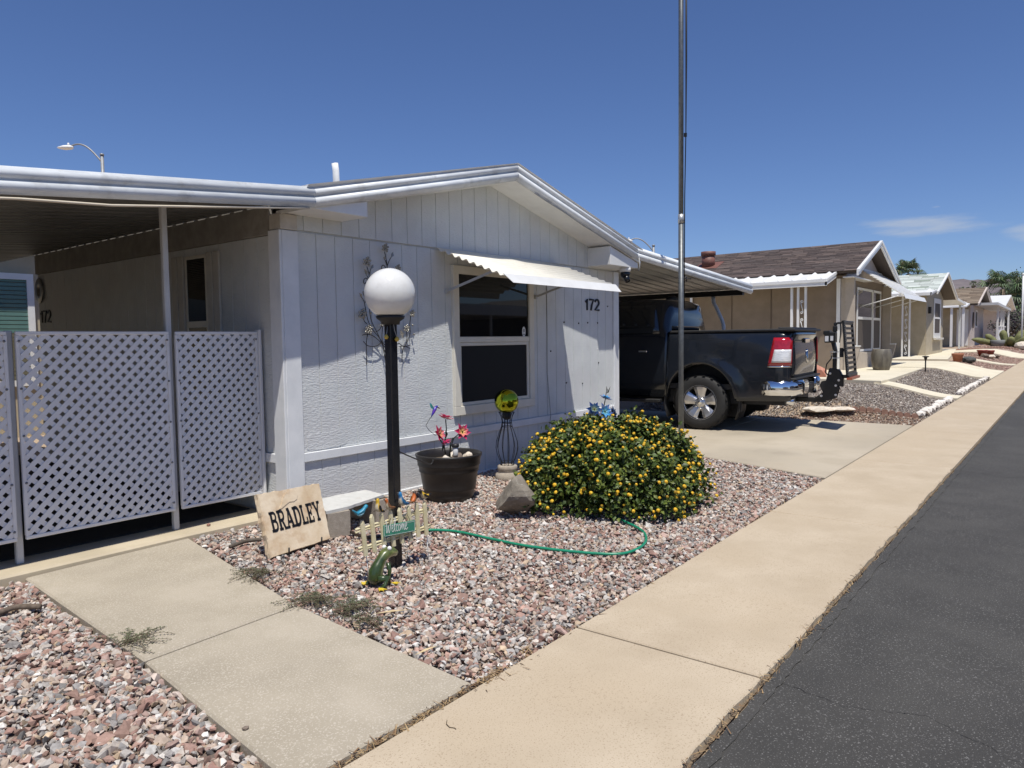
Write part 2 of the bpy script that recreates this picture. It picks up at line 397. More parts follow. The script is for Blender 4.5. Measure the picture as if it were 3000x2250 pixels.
# ------------------------------------------------------------ gravel (nobody could count it)
def base_stones(k, nv='ico'):
    out = []
    for i in range(k):
        import bmesh
        g = random.Random(500+i); bm = bmesh.new()
        for _ in range(11):
            v = Vector((g.gauss(0,1),g.gauss(0,1),g.gauss(0,1))).normalized()*g.uniform(.85,1.15); bm.verts.new(v)
        bmesh.ops.convex_hull(bm, input=bm.verts); bmesh.ops.delete(bm, geom=[v for v in bm.verts if not v.link_faces], context='VERTS'); bmesh.ops.triangulate(bm, faces=bm.faces); bm.verts.index_update()
        out.append((np.array([tuple(v.co) for v in bm.verts])*1.12, np.array([[v.index for v in f.verts] for f in bm.faces]))); bm.free()
    return out
STONES = base_stones(14)
import bmesh
def low_stones(k):
    out = []; g = random.Random(77)
    for i in range(k):
        vs = np.array([(g.uniform(.7,1.1)*a, g.uniform(.7,1.1)*b, g.uniform(.6,1.1)*c) for a in (-.6,.6) for b in (-.6,.6) for c in (-.6,.6)])
        fs = np.array([(0,1,3),(0,3,2),(4,6,7),(4,7,5),(0,4,5),(0,5,1),(2,3,7),(2,7,6),(0,2,6),(0,6,4),(1,5,7),(1,7,3)])
        out.append((vs, fs))
    return out
LOWST = low_stones(10)
PAL_PINK = np.array([(.44,.285,.23),(.36,.22,.18),(.50,.40,.32),(.56,.50,.44),(.64,.605,.56),(.72,.70,.66),(.37,.35,.335),(.25,.24,.23),(.47,.44,.405),(.28,.18,.145),(.52,.40,.28),(.48,.34,.29),(.60,.50,.43)])
W_PINK = np.array([.13,.10,.12,.11,.08,.04,.09,.07,.11,.07,.06,.07,.09]); W_PINK = W_PINK/W_PINK.sum()
PAL_GREY = np.array([(.34,.30,.26),(.24,.20,.18),(.42,.37,.32),(.52,.47,.41),(.17,.15,.14),(.62,.58,.52),(.30,.24,.20)])
W_GREY = np.array([.2,.18,.18,.12,.12,.06,.14])
def gravel(name, polys, dens, size, pal, wts, label, stones=STONES, avoid=None, zoff=-.022, layers=1.0, seed=1, spread=.016):
    g = np.random.default_rng(seed); P = []
    for poly in polys:
        a = np.array(poly); x0, y0 = a.min(0); x1, y1 = a.max(0); n = int((x1-x0)*(y1-y0)*dens)
        x = g.uniform(x0,x1,n); y = g.uniform(y0,y1,n); k = inpoly(x, y, poly); P.append(np.stack([x[k],y[k]],1))
    P = np.concatenate(P); n = len(P)
    z = surf(P[:,0],P[:,1])+zoff+g.uniform(-spread,spread,n)+.006*np.sin(P[:,0]*3.1)*np.cos(P[:,1]*2.7)
    s = size*np.exp(g.normal(0,.30,n)); asp = np.stack([g.uniform(.75,1.25,n), g.uniform(.65,1.0,n), g.uniform(.45,.75,n)],1)
    yaw = g.uniform(0,2*np.pi,n); t1 = g.normal(0,.45,n); t2 = g.normal(0,.45,n)
    ci = g.choice(len(pal), n, p=wts/wts.sum()); col = pal[ci]*.95*np.exp(g.normal(0,.14,(n,1)))
    which = g.integers(0, len(stones), n); V, Fc, C = [], [], []; base = 0
    for w, (sv, sf) in enumerate(stones):
        m = which == w; k = m.sum()
        if not k: continue
        v = sv[None,:,:]*(asp[m]*s[m,None])[:,None,:]
        c1, s1 = np.cos(t1[m])[:,None], np.sin(t1[m])[:,None]; yy = v[...,1]*c1-v[...,2]*s1; zz = v[...,1]*s1+v[...,2]*c1
        c2, s2 = np.cos(t2[m])[:,None], np.sin(t2[m])[:,None]; xx = v[...,0]*c2+zz*s2; zz = -v[...,0]*s2+zz*c2
        c3, s3 = np.cos(yaw[m])[:,None], np.sin(yaw[m])[:,None]; X = xx*c3-yy*s3+P[m,0][:,None]; Y = xx*s3+yy*c3+P[m,1][:,None]
        V.append(np.stack([X,Y,zz+z[m][:,None]],-1).reshape(-1,3)); nv = len(sv)
        Fc.append((sf[None]+(np.arange(k)*nv)[:,None,None]+base).reshape(-1,3)); C.append(np.repeat(col[m],nv,0)); base += k*nv
    V = np.concatenate(V); Fc = np.concatenate(Fc); C = np.concatenate(C)
    me = bpy.data.meshes.new(name); me.vertices.add(len(V)); me.vertices.foreach_set('co', V.astype(np.float32).ravel())
    me.loops.add(len(Fc)*3); me.loops.foreach_set('vertex_index', Fc.astype(np.int32).ravel())
    me.polygons.add(len(Fc)); me.polygons.foreach_set('loop_start', np.arange(0,len(Fc)*3,3,dtype=np.int32)); me.polygons.foreach_set('loop_total', np.full(len(Fc),3,np.int32))
    me.update(calc_edges=True); me.polygons.foreach_set('use_smooth', np.zeros(len(Fc), bool))
    a = me.color_attributes.new('Col','FLOAT_COLOR','POINT'); a.data.foreach_set('color', np.concatenate([C,np.ones((len(C),1))],1).astype(np.float32).ravel())
    me.materials.append(STONEM); o = bpy.data.objects.new(name, me); COL.objects.link(o)
    return tagp(o, label, 'gravel', None, 'stuff')
BED1 = [(2.432,3.46),(2.312,2.025),(7.69,2.025),(8.50,4.28),(9.08,5.05),(9.08,5.19),(3.62,5.19),(3.50,5.32),(2.815,5.33)]
BED0 = [(.2,2.03),(1.395,2.03),(1.548,3.44),(1.676,5.31),(.2,5.31)]
def bed(name, polys, off, m):
    for p in polys:
        a = np.array(p); xs = np.linspace(a[:,0].min(), a[:,0].max(), 14); 
        slab(name, p, off, .01, m, None, .001, 'structure')
bed('gravel_bed_soil', [BED1, BED0], -.035, BEDM)
gravel('gravel', [BED1], 3100, .0150, PAL_PINK, W_PINK, 'pink and grey crushed stone around the lamp post and bush', seed=2)
gravel('gravel', [BED0], 2800, .0168, PAL_PINK, W_PINK, 'pink crushed stone left of the front walk', seed=3)
# neighbours' gravel: browner stone in front, pinker one further on
N1 = [(12.60,2.04),(17.46,2.04),(17.20,3.40),(17.55,4.40),(17.65,7.0),(12.62,7.0)]
N2 = [(18.32,2.04),(24.40,2.04),(24.40,3.68),(18.6,3.40),(18.1,3.40)]
N3 = [(28.75,2.04),(33.1,2.04),(30.9,3.6),(29.4,3.7),(29.1,3.7)]
N4 = [(34.1,2.04),(39.4,2.04),(39.1,4.5),(32.0,3.8)]
N5 = [(44.6,2.04),(62,2.04),(62,5.2),(44.4,5.2)]
gravel('gravel', [[(12.60,2.04),(13.75,2.04),(13.30,3.3),(13.0,4.4),(12.62,4.6)]], 1500, .0185, np.array([(.34,.22,.16),(.40,.29,.22),(.27,.19,.14),(.48,.42,.35),(.20,.15,.12)]), np.ones(5), 'reddish brown gravel beside the driveway', LOWST, seed=4, zoff=-.03)
gravel('gravel', [[(13.78,2.04),(17.46,2.04),(17.20,3.40),(17.55,4.40),(17.65,7.0),(12.62,7.0),(12.62,4.6),(13.35,3.3)]], 1500, .0175, PAL_GREY, W_GREY, 'grey brown gravel before the tan house', LOWST, seed=5, zoff=-.03)
gravel('gravel', [N2], 1300, .0175, PAL_GREY, W_GREY, 'grey brown gravel between the pale walk and pale driveway', LOWST, seed=6, zoff=-.03)
gravel('gravel', [N3, N4], 700, .024, PAL_PINK[[0,1,2,9,11]], np.ones(5), 'dull red gravel around the terracotta pot', LOWST, seed=7, zoff=-.03)
gravel('gravel', [N5], 350, .034, PAL_PINK[[0,1,2,9,11]], np.ones(5), 'dull red gravel around the distant cactus', LOWST, seed=8, zoff=-.03)
# dry litter in the joints
def litter(name, spans, n, label):
    mb = MB(); g = random.Random(9)
    for _ in range(n):
        (x0,y0),(x1,y1),w = g.choice(spans); t = g.random(); x = x0+(x1-x0)*t; y = y0+(y1-y0)*t+g.gauss(0,w)
        a = g.uniform(0,6.28); l = g.uniform(.006,.028); z = gz(x,y)+g.uniform(-.012,.006)
        d = Vector((math.cos(a),math.sin(a),g.uniform(-.2,.5)))*l; s = Vector((-math.sin(a),math.cos(a),0))*g.uniform(.0012,.004); p = Vector((x,y,z))
        c = g.choice([(.20,.12,.06),(.30,.20,.10),(.38,.27,.14),(.12,.08,.05)])
        mb.add([p-d-s,p+d-s*.3,p+d+s*.3,p-d+s], [(0,1,2,3)], c)
    mb.build(name, mat('dry litter', attr='Col', rough=.9), label=label, cat='litter', kind='stuff')
litter('dry_litter', [((1.4,2.03),(2.5,2.03),.012),((1.4,2.03),(2.5,2.03),.012),((2.25,2.03),(2.75,2.06),.05),((2.0,1.05),(9,1.05),.012),((2.0,1.05),(5,1.05),.014),((2.3,2.02),(7.6,2.02),.02)], 1100, 'dry brown leaf litter caught in the pavement joints')

# cracks in the asphalt
def crack(pts, w, seed):
    g = random.Random(seed); P = []
    for (a, b), (c, d) in zip(pts[:-1], pts[1:]):
        for k in range(14): t = k/14; P.append((a+(c-a)*t+g.gauss(0,.006), b+(d-b)*t+g.gauss(0,.010)))
    mb = MB()
    for (a, b), (c, d) in zip(P[:-1], P[1:]):
        ww = w*g.uniform(.4,1.2); mb.add([(a-ww,b,gz(a)-.0135),(a+ww,b,gz(a)-.0135),(c+ww,d,gz(c)-.0135),(c-ww,d,gz(c)-.0135)], [(0,1,2,3) if d > b else (3,2,1,0)])
    mb.build('road_crack', mat('crack tar', (.012,.011,.010), None, rough=.9), kind='structure')
crack([(3.12,1.02),(3.05,.72),(3.16,.45),(2.98,.1),(3.05,-.4)], .0013, 1)
crack([(8.9,1.02),(8.7,.6),(8.95,.2),(8.6,-.6),(8.8,-1.4)], .003, 2)
# ============================================================ THE GREY HOUSE
FY = 5.20           # plane of the street front
HX0, HX1, RX = 3.60, 9.05, 6.28
def rz(x): return 3.20-0.24*abs(x-RX)
HOUSE = E('manufactured_home', (6.28, 5.2, 0), 'pale grey manufactured home with low gable, street window and number 172', 'house')
GLASS = mat('dark window glass', (.006,.007,.008), None, rough=.02, spec=.5)
SCREEN = mat('insect screen', (.010,.011,.012), (.014,.015,.016), 300, .6, spec=.2)
mb = MB(); mb.bx(HX0+.018, HX1-.03, FY+.012, 10.40, .02, 2.50)
mb.extrude([(HX0+.018,FY-.0005,2.50),(HX1-.03,FY-.0005,2.50),(HX1-.03,FY-.0005,rz(HX1)-.01),(RX,FY-.0005,rz(RX)-.01),(HX0+.018,FY-.0005,rz(HX0)-.01)], (0,5.1,0))
mb.bx(HX0+.018,HX1-.03,FY-.0005,FY+.0119,2.447,2.50)
mb.build('wall', PAINT, HOUSE)
def vgroove(mb, x0, x1, z0, z1, y, t=.011, d=-1, zt=None):
    """siding board with chamfered long edges on the street front"""
    c = .003; za, zb = (z1, z1) if zt is None else zt
    vs = [(x0,y+t,z0),(x0+c,y,z0),(x1-c,y,z0),(x1,y+t,z0),(x0,y+t,za),(x0+c,y,za),(x1-c,y,zb),(x1,y+t,zb)]
    mb.add(vs, [(0,1,5,4),(1,2,6,5),(2,3,7,6),(4,5,6,7),(0,3,2,1)])
bx0 = [3.742+.2*i for i in range(26)]+[8.935]
for i in range(26):
    a, b = bx0[i]+.0015, bx0[i+1]-.0015
    m_ = MB(); vgroove(m_, a, b, .572, 2.430, FY); m_.build('siding_board', PAINT, HOUSE)
    m_ = MB(); vgroove(m_, a, b, .045, .486, FY+.004); m_.build('skirting_board', PAINT, HOUSE)
gx = [3.61+.2*i for i in range(27)]+[9.04]
for i in range(27):
    a, b = gx[i]+.0015, gx[i+1]-.0015
    if a < RX < b:
        m_ = MB(); c = .006
        c = .003; vs = [(a,FY-.001,2.447),(a+c,FY-.012,2.447),(b-c,FY-.012,2.447),(b,FY-.001,2.447),(a,FY-.001,rz(a)),(a+c,FY-.012,rz(a+c)),(RX,FY-.012,rz(RX)),(b-c,FY-.012,rz(b-c)),(b,FY-.001,rz(b))]
        m_.add(vs, [(0,1,5,4),(1,2,7,6,5),(2,3,8,7),(0,3,2,1)]); m_.build('gable_board', PAINT, HOUSE)
    else:
        m_ = MB(); vgroove(m_, a, b, 2.447, 0, FY-.012, zt=(rz(a), rz(b))); m_.build('gable_board', PAINT, HOUSE)
def part(name, boxes, m, parent=HOUSE, bevel=.004, **k):
    mb = MB()
    for b in boxes: mb.bx(*b)
    return mb.build(name, m, parent, bevel=bevel, **k)
part('corner_trim', [(3.585,3.740,FY-.03,FY+.02,.03,2.43)], PAINTV)
part('corner_trim', [(3.560,3.584,FY-.028,FY+.13,.03,2.43)], PAINTV)
part('corner_trim', [(8.937,9.052,FY-.025,FY+.02,.05,2.43)], PAINTV)
part('corner_trim', [(9.054,9.076,FY-.023,FY+.10,.05,2.43)], PAINTV)
part('corner_block', [(3.570,3.735,FY-.034,FY+.12,2.434,2.56)], mat('weathered trim', (.44,.41,.36), (.55,.52,.47), 9, .7, bump=.4, bscale=50))
part('baseboard', [(3.743,8.934,FY-.022,FY+.01,.490,.568)], PAINTV)
part('bottom_rail', [(3.743,8.934,FY-.012,FY+.012,.035,.062)], PAINTV)
# side wall under the patio cover (faces -x)
for i in range(25):
    a, b = 5.36+.2*i, 5.36+.2*(i+1)
    if 6.10 < (a+b)/2 < 6.95: z0 = .572
    m_ = MB(); c = .003; a2, b2 = a+.0015, b-.0015
    vs = [(HX0+.0175,a2,.572),(HX0+.006,a2+c,.572),(HX0+.006,b2-c,.572),(HX0+.0175,b2,.572)]; vs += [(p[0],p[1],2.40) for p in vs]
    m_.add(vs, [(4,5,1,0),(5,6,2,1),(6,7,3,2),(7,6,5,4)]); m_.build('siding_board', PAINT, HOUSE, fix=True)
    m_ = MB(); vs = [(p[0]+.002,p[1],.08 if k < 4 else .486) for k, p in enumerate(vs)]
    m_.add(vs, [(4,5,1,0),(5,6,2,1),(6,7,3,2),(7,6,5,4)]); m_.build('skirting_board', PAINT, HOUSE, fix=True)
part('baseboard', [(HX0-.018,HX0+.02,5.335,10.36,.490,.568)], PAINTV)
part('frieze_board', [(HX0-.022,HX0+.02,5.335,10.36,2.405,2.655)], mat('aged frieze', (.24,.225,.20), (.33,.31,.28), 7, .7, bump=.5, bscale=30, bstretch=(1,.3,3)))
# side window with plank shutters
sw_ = part('window', [(HX0-.012,HX0+.015,6.36,6.385,1.0,2.33),(HX0-.012,HX0+.015,6.715,6.74,1.0,2.33),(HX0-.012,HX0+.015,6.385,6.715,2.30,2.33),(HX0-.012,HX0+.015,6.385,6.715,1.66,1.72),(HX0-.012,HX0+.015,6.385,6.715,1.0,1.04)], CREAM, bevel=.003)
mb = MB(); mb.bx(HX0-.003,HX0+.014,6.385,6.715,1.04,1.66); mb.build('pane', GLASS, sw_)
mb = MB(); mb.bx(HX0-.003,HX0+.014,6.385,6.715,1.72,2.30); mb.build('pane', GLASS, sw_)
for y0 in (6.13, 6.76):
    part('shutter', [(HX0-.022,HX0+.0,y0,y0+.095,.98,2.34),(HX0-.022,HX0+.0,y0+.115,y0+.21,.98,2.34),(HX0-.018,HX0+.004,y0+.095,y0+.115,1.95,2.0),(HX0-.018,HX0+.004,y0+.095,y0+.115,1.3,1.36)], mat('shutter paint', (.50,.48,.43), (.58,.56,.51), 6, .6), bevel=.003)
# street window: cream frame, two sashes
WX0, WX1, WZ0, WZ1 = 5.63, 7.04, .715, 2.29
win = part('window', [(WX0,WX1,FY-.035,FY+.01,WZ1-.085,WZ1),(WX0,WX1,FY-.035,FY+.01,WZ0,WZ0+.095),(WX0,WX0+.09,FY-.035,FY+.01,WZ0+.095,WZ1-.085),(WX1-.09,WX1,FY-.035,FY+.01,WZ0+.095,WZ1-.085),(WX0+.09,WX1-.09,FY-.028,FY+.01,1.485,1.545)], CREAM, bevel=.004)
def sash(x0,x1,z0,z1,y,w):
    return [(x0,x1,y,y+.03,z1-w,z1),(x0,x1,y,y+.03,z0,z0+w),(x0,x0+w,y,y+.03,z0+w,z1-w),(x1-w,x1,y,y+.03,z0+w,z1-w)]
part('sash', sash(WX0+.092,WX1-.092,WZ0+.097,1.483,FY-.018,.035), CREAM, win, bevel=.003)
mb = MB(); mb.bx(WX0+.093,WX1-.093,FY-.012,FY-.004,1.547,WZ1-.087); mb.build('pane', GLASS, win)
mb = MB(); mb.bx(WX0+.128,WX1-.128,FY-.006,FY-.002,WZ0+.133,1.447); mb.build('pane', SCREEN, win)
# security sticker
mb = MB(); mb.extrude([(6.86+.035*math.cos(R(a)),FY-.0125,1.60+.062*math.sin(R(a))) for a in range(22,382,45)], (0,-.001,0)); st = mb.build('window_sticker', WHITE, win, label='small white security decal')
mb = MB(); n = (0,-1,0)
ribbon_glyph(mb, arc(0,0,.017,.017,0,360,16), .005, (6.86,FY-.0137,1.615), (1,0,0), (0,0,1), n, .0006)
ribbon_glyph(mb, [(-.012,.004),(.012,.004)], .005, (6.86,FY-.0137,1.615), (1,0,0), (0,0,1), n, .0006)
ribbon_glyph(mb, [(-.010,-.006),(.010,-.006)], .005, (6.86,FY-.0137,1.615), (1,0,0), (0,0,1), n, .0006)
ribbon_glyph(mb, [(-.02,-.035),(.02,-.035)], .008, (6.86,FY-.0137,1.605), (1,0,0), (0,0,1), n, .0006)
mb.build('decal_print', BLACKM, st)
# turquoise paint stains beside the window
# house number
def digits(mb, O, ex, ez, nrm, h, w):
    s = h
    ribbon_glyph(mb, [(.02*s/.14,.72*s),(.055*s/.14,s*.98),(.055*s/.14,0)], w, O, ex, ez, nrm, .012)
    o7 = .10*s/.14
    ribbon_glyph(mb, [(o7,s*.95),(o7+.085*s/.14,s*.95),(o7+.05*s/.14,s*.45),(o7+.035*s/.14,0)], w, O, ex, ez, nrm, .012)
    o2 = .22*s/.14
    ribbon_glyph(mb, arc(o2+.04*s/.14, s*.70, .042*s/.14, s*.27, 165, -35, 9)+[(o2,s*.05),(o2+.09*s/.14,s*.05)], w, O, ex, ez, nrm, .012)
mb = MB(); digits(mb, (8.20,FY-.001,1.885), (1.12,0,0), (0,0,1), (0,-1,0), .15, .026); mb.build('house_number', BLACKM, HOUSE, label='black house number 172 on the street front')
mb = MB(); digits(mb, (HX0+.007,10.33,1.80), (0,-1.0,0), (0,0,1), (-1,0,0), .15, .024); mb.build('house_number', BLACKM, HOUSE, label='black house number 172 on the side wall')
# soffits, eave returns, roof
for x0, x1, nn in ((HX0-.02, RX, 6), (RX, HX1+.02, 6)):
    mb = MB(); mb.add([(x0,4.83,rz(x0)),(x1,4.83,rz(x1)),(x1,FY+.03,rz(x1)),(x0,FY+.03,rz(x0)),(x0,4.83,rz(x0)+.03),(x1,4.83,rz(x1)+.03),(x1,FY+.03,rz(x1)+.03),(x0,FY+.03,rz(x0)+.03)],
        [(0,3,2,1),(4,5,6,7),(0,1,5,4),(1,2,6,5),(2,3,7,6),(3,0,4,7)]); mb.build('soffit', WHITE, HOUSE)
    mb = MB(); mb.add([(x0,4.83,rz(x0)+.15),(x1,4.83,rz(x1)+.15),(x1,10.6,rz(x1)+.15),(x0,10.6,rz(x0)+.15),(x0,4.79,rz(x0)+.185),(x1,4.79,rz(x1)+.185),(x1,10.6,rz(x1)+.185),(x0,10.6,rz(x0)+.185)],
        [(0,3,2,1),(4,5,6,7),(0,1,5,4),(1,2,6,5),(2,3,7,6),(3,0,4,7)]); mb.build('roof', WHITE, HOUSE)
def wedge(x0, x1, z0, z1a, z1b):
    mb = MB(); mb.extrude([(x0,4.845,z0),(x1,4.845,z0),(x1,4.845,z1b),(x0,4.845,z1a)], (0,FY-.01-4.845,0)); return mb.build('eave_return', WHITE, HOUSE, bevel=.004)
wedge(3.60, 4.22, 2.565, 2.575, 2.70)
wedge(8.28, 9.02, 2.46, 2.70, 2.53)
mb = MB(); mb.tube([(5.27,6.55,3.05),(5.262,6.55,3.40),(5.25,6.55,3.475)], .036, 12); mb.build('vent_pipe', WHITE, HOUSE, label='white vent pipe standing on the roof')
FP = [(0,.172),(.010,.172),(.014,.158),(.026,.152),(.038,.138),(.041,.120),(.034,.103),(.014,.095),(.014,.084),(.030,.078),(.043,.062),(.044,.040),(.034,.020),(.014,.010),(.012,0),(0,0)]
def fascia(name, pts, parent, y=4.83, k=1.0):
    mb = MB(); rings = []
    for x, z, hgt in pts: rings.append([(x, y-o, z+h*hgt/.172) for o, h in FP])
    mb.loft([list(reversed(r)) for r in rings]); return mb.build(name, ALU, parent)
fascia('fascia', [(3.646,2.572,.16),(RX,3.205,.18)], HOUSE); fascia('fascia', [(RX,3.205,.18),(8.92,2.582,.165)], HOUSE)
# loose lip of flashing under the left gutter and cable on the right one
mb = MB(); mb.tube([(6.6+.11*i, 4.815, rz(6.6+.11*i)-.005-.004*math.sin(i*.9)) for i in range(21)], .006, 6); mb.tube([(8.95,4.79,2.60),(8.96,4.785,2.50),(8.93,4.785,2.42)], .008, 6); mb.build('cable', mat('grey cable', (.35,.35,.34), None, rough=.5), HOUSE)
mb = MB(); mb.tube([(7.34,FY-.006,2.30),(7.345,FY-.006,1.6),(7.335,FY-.006,1.1),(7.37,FY-.028,.56),(7.35,FY-.012,.42),(7.33,FY-.006,.30)], .0045, 6); mb.build('cable', mat('grey cable'), HOUSE, label='thin cable running down the wall beside the window')
# small dark bolts and paint dabs on the wall
g = random.Random(12)
for x, z in [(7.72,1.72),(8.06,1.71),(8.28,1.72),(8.53,1.72),(8.80,1.95),(7.76,.95),(8.14,.92),(8.55,1.18),(7.42,1.36)]:
    mb = MB(); mb.lathe([(.0,.0),(.011,.0),(.009,.008),(0,.009)], (0,0,0), 8); mb.v = [(x+v[0], FY-.001-v[2], z+v[1]) for v in mb.v]; mb.build('bolt', BLACKM, HOUSE)
# corrugated window awning
AX0, AX1 = 5.40, 7.52
aw = None
prof = []; nn = 9*10
for i in range(nn+1):
    t = i/nn; y = FY-.015-.86*t; z = 2.44-.32*t-.03*math.sin(t*math.pi)*0; w = .013*math.sin(t*9*2*math.pi)
    prof.append((y-.35*w, z+.93*w))
mb = MB(); vs = []; 
for x in (AX0, AX1):
    vs += [(x,y,z) for y, z in prof]+[(x,y,z-.004) for y, z in prof]
k = nn+1; fs = []
for i in range(nn):
    fs += [(i, 2*k+i, 2*k+i+1, i+1), (k+i, k+i+1, 3*k+i+1, 3*k+i), (i,i+1,k+i+1,k+i), (2*k+i,3*k+i,3*k+i+1,2*k+i+1)]
fs += [(0,k,3*k,2*k),(nn,2*k+nn,3*k+nn,k+nn)]
mb.add(vs, fs, None, True); aw = mb.build('awning', CREAM, HOUSE, fix=True, label='cream corrugated metal awning over the street window')
ye, ze = prof[-1]
mb = MB(); mb.extrude([(AX0+.0,ye-.002,ze+.012),(AX0+.09,ye-.055,ze-.075),(AX1+.02,ye-.055,ze-.075),(AX1-.02,ye-.002,ze+.012)], (0,-.004,.002)); mb.build('valance', WHITE, aw)
for x in (5.55, 7.10):
    mb = MB(); mb.bar((x,FY-.03,2.02),(x+.06,4.60,2.19),.025,.006,(1,0,0)); mb.bx(x-.02,x+.02,FY-.035,FY-.002,1.99,2.04); mb.build('support_arm', mat('grey aluminium',(.5,.5,.5),(.6,.6,.6),8,.4,.6), aw)
# peeled patch of siding near the corner
mb = MB(); g = random.Random(4)
pts = [(3.79,.70)]+[(3.79+.42*i/9, .725+g.uniform(-.012,.012)) for i in range(1,9)]+[(4.21,.72),(4.21,.60)]+[(4.21-.42*i/9,.582+g.uniform(-.004,.010)) for i in range(1,9)]+[(3.79,.59)]
mb.extrude([(p[0],FY-.001,p[1]) for p in pts], (0,-.0025,0)); mb.build('patch', PAINT, HOUSE, label='rough edged repair patch on the siding')

# ============================================================ PATIO COVER, LEFT
PATIO = E('patio_cover', (1.0, 5.5, 0), 'metal pan patio cover with grey posts along the house side', 'patio cover')
fascia('fascia', [(-4.4,1.7777,.16),(3.645,2.571,.16)], PATIO)
def pan_mesh(x0, x1, z0, z1, w):
    mb = MB(); sec = [(0,0),(.012,.06),(.052,.06),(.064,0),(w,0)]
    sec2 = [(a, b+.004) for a, b in sec]
    r0 = [(x0,a,z0+b) for a, b in sec]+[(x0,a,z0+b) for a, b in reversed(sec2)]; r1 = [(x1,a,z1+b) for a, b in sec]+[(x1,a,z1+b) for a, b in reversed(sec2)]
    mb.loft([r0, r1], smooth=False); return mb
W_ = .20
pm0 = pan_mesh(-4.4,3.575,1.858,2.645,W_); first = None  # unseen left and rear reach of the roof, added to shade the porch
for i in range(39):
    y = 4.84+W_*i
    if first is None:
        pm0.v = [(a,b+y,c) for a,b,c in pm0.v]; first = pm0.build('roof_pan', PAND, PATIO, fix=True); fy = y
    else:
        dup(first, PATIO, (0, y-fy, 0))
POSTM = mat('post paint', (.52,.53,.54), (.60,.61,.62), 6, .45)
for x, zt in ((1.745,1.61), (2.815,2.075+.0988*(2.815+2.2)-.002), (-4.2,1.87)):
    mb = MB(); mb.bx(x-.022,x+.022,5.555,5.60,.055,zt); mb.build('post', POSTM, PATIO, bevel=.006)
mb = MB(); mb.tube([(-.6,4.815,2.140),(.6,4.81,2.25),(1.6,4.805,2.345),(2.1,4.80,2.375),(2.8,4.81,2.46),(3.6,4.815,2.558)], .008, 6); mb.build('loose_trim', mat('aged cream', (.55,.48,.36), (.62,.56,.46), 5, .6), PATIO)

# ============================================================ LATTICE SCREENS
LATM = mat('lattice vinyl', (.72,.72,.73), (.79,.79,.79), 4, .5)
def lattice(x0, x1, label, post=None):
    root = E('lattice_screen', ((x0+x1)/2, 5.52, .22), label, 'lattice screen', 'white lattice panels along the porch'); z0, z1 = .225, 1.60
    pitch = .0835; sw = .0315; cxm, czm = (x0+x1)/2, (z0+z1)/2; H_ = (x1-x0+z1-z0)
    for lay, sgn in ((0,1),(1,-1)):
        yb = 5.515+.007*lay; n = int(H_/pitch)+2
        for k in range(-n, n+1):
            c0 = k*pitch*math.sqrt(2)/math.sqrt(2)
            # line x*sgn - z = c
            d = Vector((1, sgn)).normalized(); nn2 = Vector((-d.y, d.x)); p0 = Vector((cxm+c0, czm)); L2 = 3
            q = [p0-d*L2-nn2*sw/2, p0+d*L2-nn2*sw/2, p0+d*L2+nn2*sw/2, p0-d*L2+nn2*sw/2]
            q = clip_poly([(a.x,a.y) for a in q], x0+.008, x1-.008, z0+.008, z1-.008)
            if len(q) < 3: continue
            ar = abs(sum(q[i][0]*q[(i+1)%len(q)][1]-q[(i+1)%len(q)][0]*q[i][1] for i in range(len(q))))/2
            if ar < 2e-4: continue
            mb = MB(); mb.extrude([(a, yb, b) for a, b in q], (0, .0055, 0)); mb.build('slat', LATM, root)
    for nm, b in (('top_rail',(x0-.004,x1+.004,5.509,5.535,z1-.020,z1+.004)),('bottom_rail',(x0-.004,x1+.004,5.509,5.535,z0-.006,z0+.018)),('side_rail',(x0-.006,x0+.016,5.508,5.536,z0+.019,z1-.021)),('side_rail',(x1-.016,x1+.006,5.508,5.536,z0+.019,z1-.021))):
        mb = MB(); mb.bx(*b); mb.build(nm, LATM, root, bevel=.003)
    for i in range(5):
        for x in (x0+.012, x1-.012):
            mb = MB(); z = z0+.06+(z1-z0-.12)*i/4; mb.lathe([(.0,0),(.009,.0),(.007,.005),(0,.006)], (0,0,0), 7); mb.v = [(x+a, 5.5075-c, z+b) for a,b,c in mb.v]; mb.build('screw', mat('screw zinc',(.25,.25,.25),None,rough=.4,metal=.8), root)
    return root
lattice(.62, 1.715, 'white lattice panel cut off by the left picture edge')
lattice(1.775, 2.785, 'wide white lattice panel between the two porch posts')
lattice(2.845, 3.545, 'narrow white lattice panel between the post and house wall')
part('post_stub', [(3.552,3.576,5.49,5.56,.055,1.62)], LATM, PATIO)

# ============================================================ CARPORT, RIGHT
CARP = E('carport', (11.2, 5.5, 0), 'white metal carport roof over the parked pickup', 'carport')
fascia('fascia', [(8.921,2.581,.165),(13.29,2.285,.18)], CARP)
pm1 = pan_mesh(9.085, 13.22, 2.655, 2.355, .235); f2 = None
for i in range(31):
    y = 4.84+.235*i
    if f2 is None:
        pm1.v = [(a,b+y,c) for a,b,c in pm1.v]; f2 = pm1.build('roof_pan', PANM, CARP, fix=True); fy2 = y
    else: dup(f2, CARP, (0, y-fy2, 0))
part('beam', [(12.93,13.03,4.85,12.1,2.255,2.352)], BLACKM, CARP)
part('ledger', [(9.078,9.115,4.95,12.1,2.52,2.60)], BLACKM, CARP)
mb = MB(); mb.tube([(12.98,5.42,2.27),(12.98,5.41,2.14),(12.98,5.36,2.05),(12.98,5.25,1.82),(12.98,5.22,1.72),(12.98,5.22,.06)], .034, 10); mb.build('downpipe', POSTM, CARP)
for y in (8.6, 11.9):
    part('post', [(12.95,13.02,y,y+.07,.06,2.254)], POSTM, CARP)

